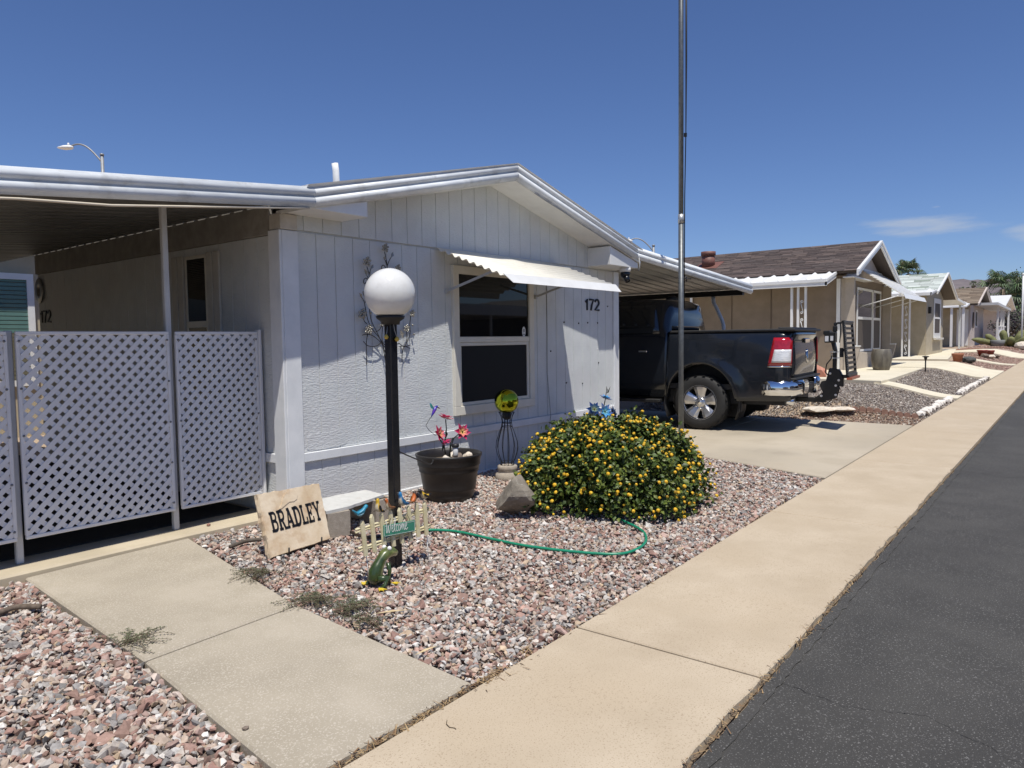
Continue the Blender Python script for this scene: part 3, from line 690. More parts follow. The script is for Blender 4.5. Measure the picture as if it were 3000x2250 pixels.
PORCH_SHADE = slab('porch_shade_layer', [(-4.3,5.72),(3.55,5.72),(3.55,11.2),(-4.3,11.2)], 0, .01, mat('outdoor carpet', (.018,.020,.020), (.028,.030,.030), 60, .95, bump=.4, bscale=300), None, .003, None, nz=.066)  # added dark layer over the slab, deepening the porch shade
tagp(PORCH_SHADE, 'added dark carpet covering the porch slab behind the lattice', 'shade layer')
# ============================================================ THE PICKUP
CARP_ = mat('truck paint', (.010,.013,.019), (.013,.016,.022), 4, .20, metal=.1, coat=.5, spec=.45)
CHROME = mat('chrome', (.78,.79,.80), None, rough=.06, metal=1.0)
TYRE = mat('tyre rubber', (.016,.016,.016), (.024,.023,.022), 30, .75, bump=.3, bscale=120)
RIM = mat('alloy', (.62,.62,.63), (.55,.55,.56), 10, .28, metal=.9)
DARKP = mat('black plastic', (.012,.012,.013), (.018,.018,.018), 20, .55)
REDL = mat('red lens', (.30,.006,.012), (.42,.010,.018), 30, .08, coat=1.0)
CLEARL = mat('clear lens', (.55,.56,.57), (.80,.81,.82), 40, .12, coat=1.0, stretch=(.3,.3,2))
TY, TX0, TY0 = R(4.5), 11.46, 4.66
TRUCK = E('pickup_truck', (TX0, TY0, .10), 'dark grey crew cab pickup parked nose first in the carport', 'pickup truck')
def tl(p):
    x, y, z = p; c, s = math.cos(TY), math.sin(TY); return (TX0+c*x-s*y, TY0+s*x+c*y, z+.10)
def tb(mb, *a, **k):
    mb.v = [tl(v) for v in mb.v]; return mb.build(*a, **k)
# side shell of the bed with wheel arch: polygon in (y, z) extruded a little and bulged
def arch(cy, cz, r, a0, a1, n=14): return [(cy+r*math.cos(R(a0+(a1-a0)*i/n)), cz+r*math.sin(R(a0+(a1-a0)*i/n))) for i in range(n+1)]
def side_panel(sg, ybk, yfr, name, zb, top, arc_=True):
    """bed side built as a grid in (y, z), bulging around the wheel"""
    mb = MB(); ny, nz_ = 46, 16; ys = np.linspace(ybk, yfr, ny)
    rings = []
    for y in ys:
        zl = zb+.02*max(0,-y-.6)
        if arc_:
            d = abs(y)
            if d < .53: zl = max(zl, .42+math.sqrt(max(0,.53**2-d*d))*1.12)
        row = []
        for j in range(nz_+1):
            t = j/nz_; z = zl+(top-zl)*t
            bul = 1.0-.06*((z-.85)/.6)**2 - (.03 if z > 1.36 else 0)*(z-1.36)/.12
            rear = max(0, (-y-1.12)/.20)                       # round the rear corner
            x = .985*bul + .035*math.exp(-((math.hypot(y, z-.42)-.60)/.10)**2) - .10*rear**2
            row.append((sg*x, y, z))
        rings.append(row)
    mb.loft(rings if sg > 0 else [list(reversed(r)) for r in rings], cap=False, closed=False)
    # inner lip of the arch
    return tb(mb, name, CARP_, TRUCK, solid=.02)
for sg in (-1, 1): side_panel(sg, -1.30, .52, 'bed_side', .46, 1.47)
mb = MB(); mb.bx(-.93,.93,-1.26,.50,.62,.70); mb.bx(-.80,.80,-1.2,4.2,.40,.60); tb(mb, 'chassis', DARKP, TRUCK)
for sg in (-1,1):
    mb = MB(); pts = arch(0,.42,.58,-25,205,18)
    mb.loft([[(sg*.55,p[0],p[1]) for p in pts],[(sg*.965,p[0],p[1]) for p in pts]], cap=False, closed=False)
    mb.add([(sg*.55,p[0],p[1]) for p in pts], [tuple(range(len(pts)))])
    tb(mb, 'wheel_well', DARKP, TRUCK, solid=.01)
# tailgate, slightly curved, with handle and ram's-head style badge as plain boss
mb = MB(); rings = []
for j in range(13):
    z = .80+.67*j/12; t = j/12; yb = -1.30-.022*math.sin(math.pi*min(1,t*1.25))-(.03 if j >= 11 else 0)
    rings.append([(x, yb+.03*(abs(x)/.80)**4, z) for x in np.linspace(-.78,.78,17)])
mb.loft(rings, cap=False, closed=False); tg = tb(mb, 'tailgate', CARP_, TRUCK, solid=.03)
mb = MB(); mb.bx(-.16,.16,-1.345,-1.325,1.30,1.37); tb(mb, 'handle', CHROME, tg, bevel=.01)
mb = MB(); mb.lathe([(0,0),(.085,0),(.08,.018),(0,.02)], (0,0,0), 20); mb.v = [(a*.75, -1.330-c, 1.10+b*1.25) for a,b,c in mb.v]; tb(mb, 'badge', CHROME, tg)
# tonneau
mb = MB(); mb.bx(-.92,.92,-1.36,.51,1.475,1.515); mb.bx(-.90,.90,-1.30,-1.12,1.512,1.535); tb(mb, 'bed_cover', DARKP, TRUCK, bevel=.015)
# tail lights
for sg in (-1, 1):
    mb = MB(); rr = []
    def tlx(y, z): return sg*(.985*(1.0-.06*((z-.85)/.6)**2-(.03 if z > 1.36 else 0)*(z-1.36)/.12)-.10*max(0,(-y-1.12)/.2)**2+.012)
    def patch(y0a, y0b, z0, z1, y1=-1.315, n=8, m=8, out=0):
        rr = []
        for j in range(m+1):
            t = j/m; z = z0+(z1-z0)*t; ya = y0a+(y0b-y0a)*t
            rr.append([(tlx(ya+(y1-ya)*i/n, z)+sg*out, ya+(y1-ya)*i/n, z) for i in range(n+1)])
        return rr
    mb.loft(patch(-1.005,-1.075,.985,1.385), cap=False, closed=False); lt = tb(mb, 'tail_light', REDL, TRUCK, solid=.012)
    mb = MB(); mb.loft(patch(-1.055,-1.095,1.03,1.215,-1.308,6,6,.008), cap=False, closed=False); tb(mb, 'reverse_lens', CLEARL, lt, solid=.006)
    mb = MB(); mb.loft(patch(-1.00,-1.002,.962,.980,-1.315,6,1,.004), cap=False, closed=False); tb(mb, 'trim_strip', CHROME, lt, solid=.006)
# chrome bumper
def bump_sec(x, y): return [(x,y-.0,.555),(x,y-.05,.575),(x,y-.07,.66),(x,y-.06,.75),(x,y-.02,.775),(x,y+.06,.775),(x,y+.06,.555)]
mb = MB(); path = [(-.965,-.93),(-.975,-1.05),(-.955,-1.22),(-.86,-1.325),(-.60,-1.375),(-.32,-1.385)]
def bsec(p, q):
    d = (Vector(q)-Vector(p)).normalized(); n = Vector((d.y,-d.x)); 
    return [(p[0]+n.x*o, p[1]+n.y*o, z) for o, z in ((0,.545),(.035,.56),(.05,.64),(.045,.72),(.02,.765),(-.03,.77),(-.03,.545))]
for sgn in (1,-1):
    mb = MB(); pp = path; rings = [bsec(pp[max(0,i-1)] if i == len(pp)-1 else pp[i], pp[i] if i == len(pp)-1 else pp[i+1]) for i in range(len(pp))]
    rings[-1] = [(pp[-1][0],)+r[1:] if False else (r[0]+pp[-1][0]-pp[-2][0], r[1]+pp[-1][1]-pp[-2][1], r[2]) for r in rings[-1]]
    rings = [[(-v[0] if sgn < 0 else v[0], v[1], v[2]) for v in r] for r in rings]
    if sgn > 0: rings = [list(reversed(r)) for r in rings]
    mb.loft(rings); tb(mb, 'bumper', CHROME, TRUCK, fix=True)
mb = MB(); mb.bx(-.33,.33,-1.36,-1.30,.53,.70); mb.bx(-.86,.86,-1.37,-1.25,.772,.80); tb(mb, 'bumper_step', DARKP, TRUCK, bevel=.01)
mb = MB(); mb.bx(-.22,.22,-1.405,-1.361,.60,.69); tb(mb, 'plate_recess', DARKP, TRUCK, bevel=.006)
mb = MB(); mb.tube([(-.62,-.9,.44),(-.66,-1.18,.45),(-.67,-1.30,.45)], .05, 12); tb(mb, 'exhaust_tip', CHROME, TRUCK)
mb = MB(); mb.bx(-.95,-.93,-.62,-.60,.30,.60); mb.bx(-.97,-.72,-.60,-.585,.30,.62); tb(mb, 'mud_flap', DARKP, TRUCK)
# wheels
def wheel(x, y, label=None):
    sg = -1 if x < 0 else 1; Rr, w = .415, .14
    mb = MB(); prof = [(.245,-w*.92),(.30,-w),(.37,-w*.98),(.405,-w*.80),(Rr,-w*.55),(Rr,w*.55),(.405,w*.80),(.37,w*.98),(.30,w),(.245,w*.92)]
    mb.lathe(prof, (0,0,0), 40, cap=False)
    for k in range(40):       # tread blocks
        a = 2*math.pi*k/40
        for zz in (-.10,-.035,.035,.10):
            c0 = Vector((math.cos(a), math.sin(a), 0)); tt = Vector((-c0.y, c0.x, 0)); p = c0*(Rr-.004)+Vector((0,0,zz+(.012 if k % 2 else -.012)))
            mb.add([p+tt*s*.022+Vector((0,0,q*.024))+c0*h for h in (0,.005) for s, q in ((-1,-1),(1,-1),(1,1),(-1,1))], [(4,5,6,7),(0,1,5,4),(1,2,6,5),(2,3,7,6),(3,0,4,7)])
    wx = lambda mb: [(x+sg*v[2], y+v[0], .415+v[1]) for v in mb.v]
    mb.v = wx(mb); ty = tb(mb, 'wheel', TYRE, TRUCK, label='tyre with black sidewall and silver alloy rim')
    mb = MB(); mb.lathe([(.245,.10),(.262,.135),(.268,.128),(.255,.085),(.235,-.08)], (0,0,0), 40, cap=False)
    # five broad spokes
    for k in range(5):
        a = 2*math.pi*k/5+R(90); c0 = Vector((math.cos(a), math.sin(a), 0)); t = Vector((-c0.y, c0.x, 0)); vs = []
        for rr_, wd, z in ((.05,.062,.085),(.12,.066,.10),(.20,.094,.118),(.252,.116,.125)):
            for q in (-1,-.45,.45,1): vs.append(c0*rr_+t*wd*q+Vector((0,0,z-(0 if abs(q) < .9 else .022))))
            for q in (1,-1): vs.append(c0*rr_+t*wd*q*.96+Vector((0,0,z-.06)))
        fs = [(i*6+j, i*6+(j+1)%6, (i+1)*6+(j+1)%6, (i+1)*6+j) for i in range(3) for j in range(6)]; mb.add(vs, fs+[(0,1,2,3,4,5),(23,22,21,20,19,18)])
    mb.lathe([(.0,.04),(.075,.04),(.078,.098),(.062,.108),(0,.112)], (0,0,0), 24)
    mb.v = wx(mb); rim = tb(mb, 'rim', RIM, ty, fix=True)
    mb = MB(); mb.lathe([(0,-.06),(.22,-.06),(.22,.0),(0,.0)], (0,0,0), 24); mb.v = wx(mb); tb(mb, 'brake_disc', DARKP, ty)
    mb = MB()
    for k in range(6):
        a = 2*math.pi*k/6+.3; mb.lathe([(0,.095),(.013,.095),(.013,.118),(0,.120)], (.056*math.cos(a)*1.55,.056*math.sin(a)*1.55,0), 8)
    mb.lathe([(0,.111),(.034,.111),(.03,.118),(0,.12)], (0,0,0), 16)
    mb.v = wx(mb); tb(mb, 'lug_nuts', CHROME, ty)
for x, y in ((-.87,0),(.87,0),(-.87,3.40),(.87,3.40)): wheel(x, y)
# cab: lofted sections along y
def cab_ring(y, zt, ws, wt, zb=.48, belt=1.46):
    pts = []
    for sg in (1,-1):
        side = [(.96,zb),(.99,.75),(.99,1.05),(.965,1.38),(ws,belt)]; up = [(ws-(ws-wt)*.55, belt+(zt-belt)*.55), (wt+.01,zt-.09),(wt-.10,zt-.015),(wt*.4,zt)]
        L_ = side+up
        pts += [(sg*a, y, b) for a, b in (L_ if sg > 0 else reversed(L_))]
    return pts
CS = -.43
secs = [(.97,1.80,.90,.70),(1.00,1.97,.92,.73),(1.12,2.03,.93,.74),(1.6,2.05,.93,.75),(2.3,2.05,.93,.75),(2.75,2.01,.93,.74),(3.0,1.86,.92,.72),(3.35,1.54,.92,.80),(3.5,1.45,.93,.86),(4.55,1.36,.92,.80),(4.75,1.20,.88,.72)]
secs = [(a+CS,b,c,d) for a,b,c,d in secs]
mb = MB(); mb.loft([cab_ring(a,b,c,d, belt=min(1.46,b-.05)) for a,b,c,d in secs]); tb(mb, 'cab', CARP_, TRUCK, fix=True)
TGL = mat('truck glass', (.010,.013,.016), None, rough=.02, spec=.8)
def cabside(y, z, sg, zt=2.04):
    belt = 1.46; ws, wt = .925, .745
    return sg*(ws-(ws-wt)*.55*(z-belt)/((zt-belt)*.55)) if z > belt else sg*.965
for sg in (-1,1):
    for (ya, yb, yta, ytb) in ((1.10+CS,1.98+CS,1.22+CS,1.98+CS),(2.06+CS,2.85+CS,2.06+CS,2.62+CS)):
        zs = np.linspace(1.475,1.93,6); rr = []
        for j, z in enumerate(zs):
            t = j/5; rr.append([(cabside(0,z,sg)+sg*.012, ya+(yta-ya)*t+((yb+(ytb-yb)*t)-(ya+(yta-ya)*t))*i/6, z) for i in range(7)])
        mb = MB(); mb.loft(rr, cap=False, closed=False); tb(mb, 'side_window', TGL, TRUCK, solid=.008)
    mb = MB(); mb.bx(*( (-1.02,-.985) if sg < 0 else (.985,1.02)),1.28+CS,1.42+CS,1.18,1.21); mb.bx(*( (-1.02,-.985) if sg < 0 else (.985,1.02)),2.12+CS,2.26+CS,1.18,1.21); tb(mb, 'door_handle', CHROME, TRUCK, bevel=.006)
    mb = MB(); mb.bx(*((-1.06,-.84) if sg < 0 else (.84,1.06)),1.05+CS,3.0+CS,.40,.45); tb(mb, 'side_step', DARKP, TRUCK, bevel=.01)
mb = MB(); mb.loft([[(x, .985-.0-.02*0+.0, z) for x in np.linspace(-.74,.74,7)] for z in (1.50,1.70)], cap=False, closed=False); mb.v = [(a,.962+CS+(c-1.5)*.12,c) for a,b,c in mb.v]; tb(mb, 'rear_window', TGL, TRUCK, solid=.008)
mb = MB(); mb.ball((0,1.25+CS,2.045),.10,12,6,None,(1.6,1.0,.7)); tb(mb, 'roof_fin', DARKP, TRUCK)

# ------------------------------------------------------------ hitch rack folded upright behind the truck
RACK = E('hitch_rack', (TX0+.1, TY0-1.6, .5), 'black folded hitch rack standing upright behind the pickup', 'hitch rack')
RB = mat('rack black', (.010,.010,.011), (.016,.016,.016), 30, .38); STICK = mat('silver sticker', (.62,.63,.64), (.75,.75,.76), 60, .4)
def rb(mb, name, m=RB, **k): return tb(mb, name, m, RACK, **k)
def RY(v): return v-TY0            # world y -> truck y
mb = MB(); mb.bx(-.035,.035,-1.62,-1.20,.40,.47); rb(mb, 'hitch_tube', bevel=.006)
mb = MB(); mb.extrude([(-.06,RY(3.20),.47),(-.06,RY(3.02),.43),(-.06,RY(2.90),.47),(-.06,RY(2.86),.62),(-.06,RY(2.93),.74),(-.06,RY(3.10),.72),(-.06,RY(3.13),.66),(-.06,RY(3.08),.55)], (.012,0,0)); mb.extrude([(.06,RY(3.20),.47),(.06,RY(3.02),.43),(.06,RY(2.90),.47),(.06,RY(2.86),.62),(.06,RY(2.93),.74),(.06,RY(3.10),.72),(.06,RY(3.13),.66),(.06,RY(3.08),.55)], (.012,0,0)); rb(mb, 'hinge_plate')
mb = MB(); mb.extrude([(-.05,RY(3.05),.70),(-.05,RY(2.90),.66),(-.05,RY(2.80),.64),(-.05,RY(2.80),.78),(-.05,RY(2.86),.90),(-.05,RY(3.00),.92)], (.10,0,0)); rb(mb, 'pivot_block', bevel=.008)
mb = MB(); mb.bar((0,RY(2.93),.80),(0,RY(2.925),1.20),.05,.095,(1,0,0)); mb.bar((0,RY(2.925),1.19),(0,RY(2.955),1.32),.05,.10,(1,0,0)); rb(mb, 'mast', bevel=.006)
mb = MB(); mb.bx(-.11,.07,RY(3.06),RY(2.91),1.30,1.46); mb.bx(-.12,.08,RY(3.075),RY(2.985),1.42,1.48); mb.bx(-.03,.03,RY(2.96),RY(2.90),1.46,1.55); mb.bx(-.015,.015,RY(2.95),RY(2.90),1.55,1.60); rb(mb, 'winch_box', bevel=.01)
mb = MB(); mb.bx(-.114,-.111,RY(3.05),RY(3.00),1.32,1.40); mb.bx(-.114,-.111,RY(2.975),RY(2.935),1.33,1.40); rb(mb, 'label_plate', STICK)
mb = MB(); mb.tube([(0,RY(2.90),1.58),(0,RY(2.86),1.60),(0,RY(2.85),1.50),(-.03,RY(2.86),1.30)], .008, 6); mb.bx(-.02,.02,RY(2.90),RY(2.84),1.575,1.605); rb(mb, 'cable')
mb = MB(); mb.bx(-.04,.02,RY(2.86),RY(2.81),1.08,1.22); mb.tube([(-.01,RY(2.84),1.19),(-.01,RY(2.77),1.18)], .022, 8); rb(mb, 'actuator', bevel=.008)
mb = MB(); mb.bx(-.05,.05,RY(2.985),RY(2.87),1.065,1.075); mb.bx(-.05,.05,RY(2.99),RY(2.88),1.155,1.165); rb(mb, 'strap', STICK)
mb = MB(); mb.tube([(-.06,RY(3.0),.80),(-.06,RY(3.05),.86),(-.06,RY(3.03),.98),(-.06,RY(2.97),1.06),(-.05,RY(2.96),1.14)], .009, 6); mb.tube([(0,RY(3.15),.44),(-.03,RY(3.05),.36),(0,RY(2.96),.45)], .007, 6); rb(mb, 'cable')
# folded tray: upright channel with rungs
mb = MB()
for xx in (-.38,.34): mb.bar((xx,RY(2.69),.80),(xx,RY(2.755),1.62),.035,.04,(1,0,0))
mb.bar((-.40,RY(2.755),1.60),(.36,RY(2.755),1.60),.05,.035); mb.bar((-.40,RY(2.69),.82),(.36,RY(2.69),.82),.05,.05); rb(mb, 'tray_frame', bevel=.004)
for i in range(11):
    t = i/10; mb = MB(); y = RY(2.69+.065*t); z = .86+.72*t; mb.bar((-.37,y-.0,z),(.33,y,z),.03,.036); rb(mb, 'rung')
mb = MB()
for i in range(24): mb.bx(-.41,-.385,RY(2.665+.06*i/23),RY(2.685+.06*i/23),.83+.033*i,.85+.033*i)
rb(mb, 'perforated_rail', mat('rack grey',(.10,.10,.10),None,rough=.5)); 
mb = MB(); mb.bar((0,RY(2.90),.80),(0,RY(2.69),.79),.06,.05); rb(mb, 'tray_arm', bevel=.004)
mb = MB(); mb.bx(-.40,.36,RY(2.70),RY(2.63),.765,.80); rb(mb, 'reflector', mat('amber',(.35,.10,.05),None,rough=.3))
mb = MB()
for y, z in ((3.10,.50),(2.90,.52),(2.90,.66),(2.98,.84),(2.86,.74)):
    q = MB(); q.lathe([(0,0),(.018,0),(.018,.012),(0,.014)], (0,0,0), 8); mb.add([(-.062-v[2], RY(y)+v[0], z+v[1]) for v in q.v], q.f)
rb(mb, 'bolts', STICK)
# ============================================================ LAMP POST
LX, LY, LZ = 3.235, 3.522, gz(3.235)-.02
LAMP = E('lamp_post', (LX, LY, LZ), 'black square lamp post with big white globe in the gravel', 'lamp post')
mb = MB(); mb.bx(LX-.030,LX+.030,LY-.030,LY+.030,LZ-.05,1.64); mb.build('post', BLACKP, LAMP, bevel=.006, segs=2)
mb = MB(); mb.lathe([(.058,-.02),(.062,-.0),(.088,.018),(.094,.036),(.060,.040)], (LX,LY,1.632), 28); mb.build('collar', BLACKM, LAMP)
mb = MB(); prof = [(.163*math.sin(R(a)), -.163*math.cos(R(a))) for a in list(range(32,180,6))+[180]]
mb.lathe(prof, (LX,LY,1.672+.163*math.cos(R(32))), 48); mb.build('globe', mat('globe acrylic', (.74,.74,.72), (.66,.66,.63), 3, .12, sub=.25, c3=(.60,.59,.56), s3=9, lo3=.52, hi3=.8), LAMP)
for dx, pts in ((0,[(-.012,-.036,1.635),(-.010,-.042,1.60),(-.004,-.04,1.575),(.008,-.042,1.545),(.014,-.042,1.530)]),(1,[(-.036,-.01,1.60),(-.045,-.012,1.56),(-.050,-.012,1.545)])):
    mb = MB(); mb.tube([(LX+a,LY+b,c) for a,b,c in pts], .0022, 5); w = mb.build('wire', mat('grey cable'), LAMP)
    e = pts[-1]; mb = MB(); mb.lathe([(.004,.0),(.010,-.004),(.012,-.02),(.009,-.03)], (LX+e[0],LY+e[1],e[2]+.004), 6); mb.bx(LX+e[0]-.016,LX+e[0]+.016,LY+e[1]-.004,LY+e[1]+.004,e[2]-.018,e[2]-.008); mb.build('wire_nut', mat('yellow plastic',(.62,.42,.06),None,rough=.4), w)
# ============================================================ NAME STONE
NS = E('name_stone', (3.10, 4.42, gz(3.1)), 'tan flagstone slab lettered BRADLEY leaning in the gravel', 'name stone')
BL, BR, TR, TL_ = Vector((2.845,4.345,.035)), Vector((3.365,4.365,.052)), Vector((3.405,4.535,.442)), Vector((2.865,4.52,.452))
ex = (BR-BL); ez = (TL_-BL); nrm = ex.cross(ez).normalized()     # faces the street
if nrm.y > 0: nrm = -nrm
def nsp(u, v): return BL*(1-u)*(1-v)+BR*u*(1-v)+TR*u*v+TL_*(1-u)*v
g = random.Random(21); out = []
N_ = 14
for i in range(N_): out.append((i/N_, .0+g.uniform(-.006,.006)))
for i in range(N_): out.append((1+g.uniform(-.006,.006), i/N_))
for i in range(N_): out.append((1-i/N_, 1+g.uniform(-.008,.008)))
for i in range(N_): out.append((0+g.uniform(-.012,.012), 1-i/N_))
fr = [nsp(*p) for p in out]; cen = nsp(.5,.5)
rings = [[cen+(p-cen)*.985 for p in fr], [p-nrm*.010 for p in fr]]
side2 = [p-nrm*(.028)+Vector((g.uniform(-.008,.008),0,g.uniform(-.006,.006))) for p in fr]; back = [p-nrm*(.052+g.uniform(-.006,.004)) for p in fr]
mb = MB(); mb.loft(rings+[side2, back], smooth=False)
FLAG = mat('flagstone', (.52,.40,.26), (.66,.56,.42), 6, .8, bump=.5, bscale=30, bdist=.006, c3=(.44,.30,.18), s3=9, lo3=.5, hi3=.75)
mb.build('slab', FLAG, NS, fix=True)
# flaked layer on the upper face
pp = [(.27,.70),(.33,.78),(.36,.86),(.41,.93),(.50,.97),(.56,.95),(.60,.87),(.575,.80),(.52,.77),(.45,.78),(.38,.74),(.31,.70)]
mb = MB(); mb.extrude([nsp(*p)+nrm*.0005 for p in pp], nrm*.005); mb.build('flake', FLAG, NS)
# slab serif lettering, drawn in a letter box 0..w by 0..1
def letter(mb, ch, ox, w, O, exv, ezv, n):
    t = .27*w if ch not in 'A' else .25*w; s = .12; S = lambda pts, wd=t: ribbon_glyph(mb, [(ox+a*w, b) for a, b in pts], wd, O, exv, ezv, n, .003)
    H = lambda a, b, z: S([(a,z),(b,z)], s)
    if ch in 'BRDLE': S([(.24,0),(.24,1)]); H(0,.5,.06); H(0,.5,.94)
    if ch == 'B':
        S([(.3,.94)]+[(a,b) for a,b in arc(.55,.735,.30,.205,90,-90,9)]+[(.3,.53)], .13); S([(.3,.53)]+arc(.58,.295,.32,.235,90,-90,9)+[(.3,.06)], .14)
    if ch == 'R':
        S([(.3,.94)]+arc(.55,.715,.30,.225,90,-90,9)+[(.3,.49)], .14); S([(.52,.50),(.66,.30),(.80,.08),(.86,.06)], .16); H(.68,1.05,.06)
    if ch == 'A':
        S([(.16,.04),(.50,.98)], .12); S([(.50,1.0),(.84,.04)], .19); H(.25,.75,.32); H(-.04,.36,.06); H(.60,1.06,.06); H(.30,.56,.95)
    if ch == 'D':
        S([(.3,.94),(.5,.94)]+arc(.5,.5,.40,.44,90,-90,12)+[(.3,.06)], .16)
    if ch == 'L':
        H(.2,.95,.06); S([(.90,.02),(.90,.34)], .11)
    if ch == 'E':
        H(.2,.9,.06); H(.2,.9,.94); H(.2,.66,.51); S([(.86,.02),(.86,.30)], .10); S([(.86,.70),(.86,.98)], .10); S([(.64,.36),(.64,.66)], .09)
    if ch == 'Y':
        S([(.16,.96),(.50,.46)], .15); S([(.84,.96),(.52,.46)], .12); S([(.50,.5),(.50,0)], .18); H(-.04,.36,.95); H(.66,1.04,.95); H(.28,.74,.06)
mb = MB(); base = nsp(.105,.365)+nrm*.0012; e1 = (nsp(.925,.355)-nsp(.105,.365)); e2 = (nsp(.10,.685)-nsp(.105,.365)); ws = [.72,.76,.80,.76,.64,.68,.76]; tot = sum(ws)+.06*6; x = 0
L1 = e1.length; exn = e1.normalized(); hh = e2.length
for ch, w in zip('BRADLEY', ws):
    letter(mb, ch, x, w, base, exn*(L1/tot), e2, nrm); x += w+.06
mb.build('lettering', mat('black letter paint', (.008,.008,.009), None, rough=.5), NS)
# little black easel
mb = MB()
for u in (.25,.80):
    p = nsp(u,0); mb.tube([p-nrm*.10+Vector((0,.02,-.01)), p-nrm*.02+Vector((0,0,-.014)), p+nrm*.025+Vector((0,0,-.012)), p+nrm*.028+Vector((0,0,.03))], .006, 6)
mb.tube([nsp(.10,0)-nrm*.03+Vector((0,0,-.014)), nsp(.92,0)-nrm*.03+Vector((0,0,-.014))], .006, 6); mb.tube([nsp(.5,0)-nrm*.03+Vector((0,0,-.012)), nsp(.5,.55)-nrm*.062], .006, 6); mb.build('easel', BLACKM, NS)
# ============================================================ WELCOME PICKET SIGN WITH SIX BIRDS
WS = E('picket_sign', (3.17, 3.44, .03), 'cream picket fence Welcome sign with six painted birds before the lamp post', 'garden sign')
PICK = mat('cream resin', (.62,.55,.33), (.72,.66,.45), 12, .6, bump=.6, bscale=50, bstretch=(3,3,.5))
tops = [(2.888,.416),(2.964,.439),(3.042,.433),(3.118,.435),(3.197,.435),(3.278,.434),(3.350,.438),(3.424,.435)]
bots = [(2.913,.193),(2.984,.200),(3.066,.200),(3.143,.199),(3.216,.202),(3.294,.204),(3.364,.211),(3.439,.207)]
for (xa,za),(xb,zb) in zip(tops, bots):
    mb = MB(); w = .0145; c = .005
    def sec(x, z, k): return [(x-w*k,3.432+c,z),(x-w*k*.6,3.428,z),(x+w*k*.6,3.428,z),(x+w*k,3.432+c,z),(x+w*k,3.446,z),(x-w*k,3.446,z)]
    mb.loft([sec(xb,zb,1),sec(xa+(xb-xa)*.08,za-.02,1),sec(xa,za,.25)], smooth=False); mb.build('picket', PICK, WS)
for (xa,za,xb,zb) in ((2.847,.356,3.478,.372),(2.866,.236,3.488,.254)):
    for k in (-1,1):
        mb = MB(); mb.tube([(xa+(xb-xa)*i/16,3.453+.002*math.sin(i*2.1),za+(zb-za)*i/16+k*.008+.002*math.sin(i*1.7+k)) for i in range(17)], .008, 6); mb.build('rail', PICK, WS)
for (xa,za,xb,zb) in ((2.922,.20,2.941,.0),(3.448,.21,3.463,.0)):
    mb = MB(); mb.tube([(xa,3.448,za),(xb,3.448,zb)], .0032, 6); mb.build('stake', WHITE, WS)
PO = Vector((3.041,3.418,.281)); PXv = Vector((3.308,3.412,.262))-PO; PZv = Vector((3.043,3.418,.355))-PO; pn = Vector((0,-1,0))
mb = MB(); mb.extrude([PO,PO+PXv,PO+PXv+PZv,PO+PZv], (0,.007,0)); pl = mb.build('plaque', mat('green plaque', (.035,.20,.13), (.05,.25,.165), 30, .5), WS, bevel=.0015)
mb = MB(); 
for a, b in (((.02,.08),(.98,.08)),((.98,.08),(.98,.92)),((.98,.92),(.02,.92)),((.02,.92),(.02,.08))):
    ribbon_glyph(mb, [(a[0]*.267,a[1]*.074),(b[0]*.267,b[1]*.074)], .0016, PO+pn*.0004, PXv.normalized(), PZv.normalized(), pn, .0006)
mb.build('plaque_border', mat('white lettering', (.80,.80,.76), None, rough=.6), pl)
def script(mb, strokes, O, exv, ezv, n, s, w):
    for st in strokes:
        # smooth the polyline (Catmull-Rom)
        P = [Vector(p) for p in st]; out = []
        for i in range(len(P)-1):
            p0, p1, p2, p3 = P[max(0,i-1)], P[i], P[i+1], P[min(len(P)-1,i+2)]
            for k in range(6):
                t = k/6; out.append(.5*((2*p1)+(p2-p0)*t+(2*p0-5*p1+4*p2-p3)*t*t+(3*p1-p0-3*p2+p3)*t**3))
        out.append(P[-1]); ribbon_glyph(mb, [(q.x*s, q.y*s) for q in out], w, O, exv, ezv, n, .0008)
Wl = [[(.05,.72),(.10,.80),(.12,.62),(.10,.30),(.13,.14),(.19,.30),(.24,.62),(.25,.30),(.29,.13),(.36,.34),(.41,.68),(.45,.82)],
      [(.47,.30),(.53,.36),(.57,.46),(.53,.54),(.48,.44),(.48,.26),(.54,.15),(.61,.22)],
      [(.61,.22),(.69,.50),(.72,.82),(.68,.92),(.65,.78),(.66,.40),(.69,.18),(.75,.18)],
      [(.88,.46),(.83,.52),(.78,.42),(.78,.24),(.84,.15),(.90,.22)],
      [(1.0,.50),(.94,.46),(.92,.30),(.97,.16),(1.03,.20),(1.06,.36),(1.02,.50),(1.08,.44)],
      [(1.10,.18),(1.12,.36),(1.13,.50),(1.14,.30),(1.20,.50),(1.24,.46),(1.24,.18)],[(1.24,.20),(1.30,.48),(1.34,.46),(1.34,.24),(1.38,.16),(1.43,.24)],
      [(1.43,.30),(1.49,.36),(1.53,.46),(1.49,.54),(1.44,.44),(1.44,.26),(1.50,.15),(1.60,.26)]]
mb = MB(); script(mb, Wl, PO+PXv*.03+PZv*.10+pn*.0006, PXv.normalized()*.98, PZv.normalized()*.92, pn, .0735*1.02*2.05/1.0*.80, .0034)
mb.build('lettering', mat('white lettering'), pl)
for pts in ([(3.075,.352),(3.088,.375),(3.10,.39)],[(3.20,.35),(3.235,.395),(3.262,.352)],[(3.262,.352),(3.268,.30),(3.285,.215)]):
    mb = MB(); mb.tube([(a,3.415,b) for a,b in pts], .0018, 5); mb.build('hanging_wire', BLACKM, WS)
BIRDM = mat('painted resin', attr='Col', c2=(.8,.8,.8), scale=90, rough=.45)
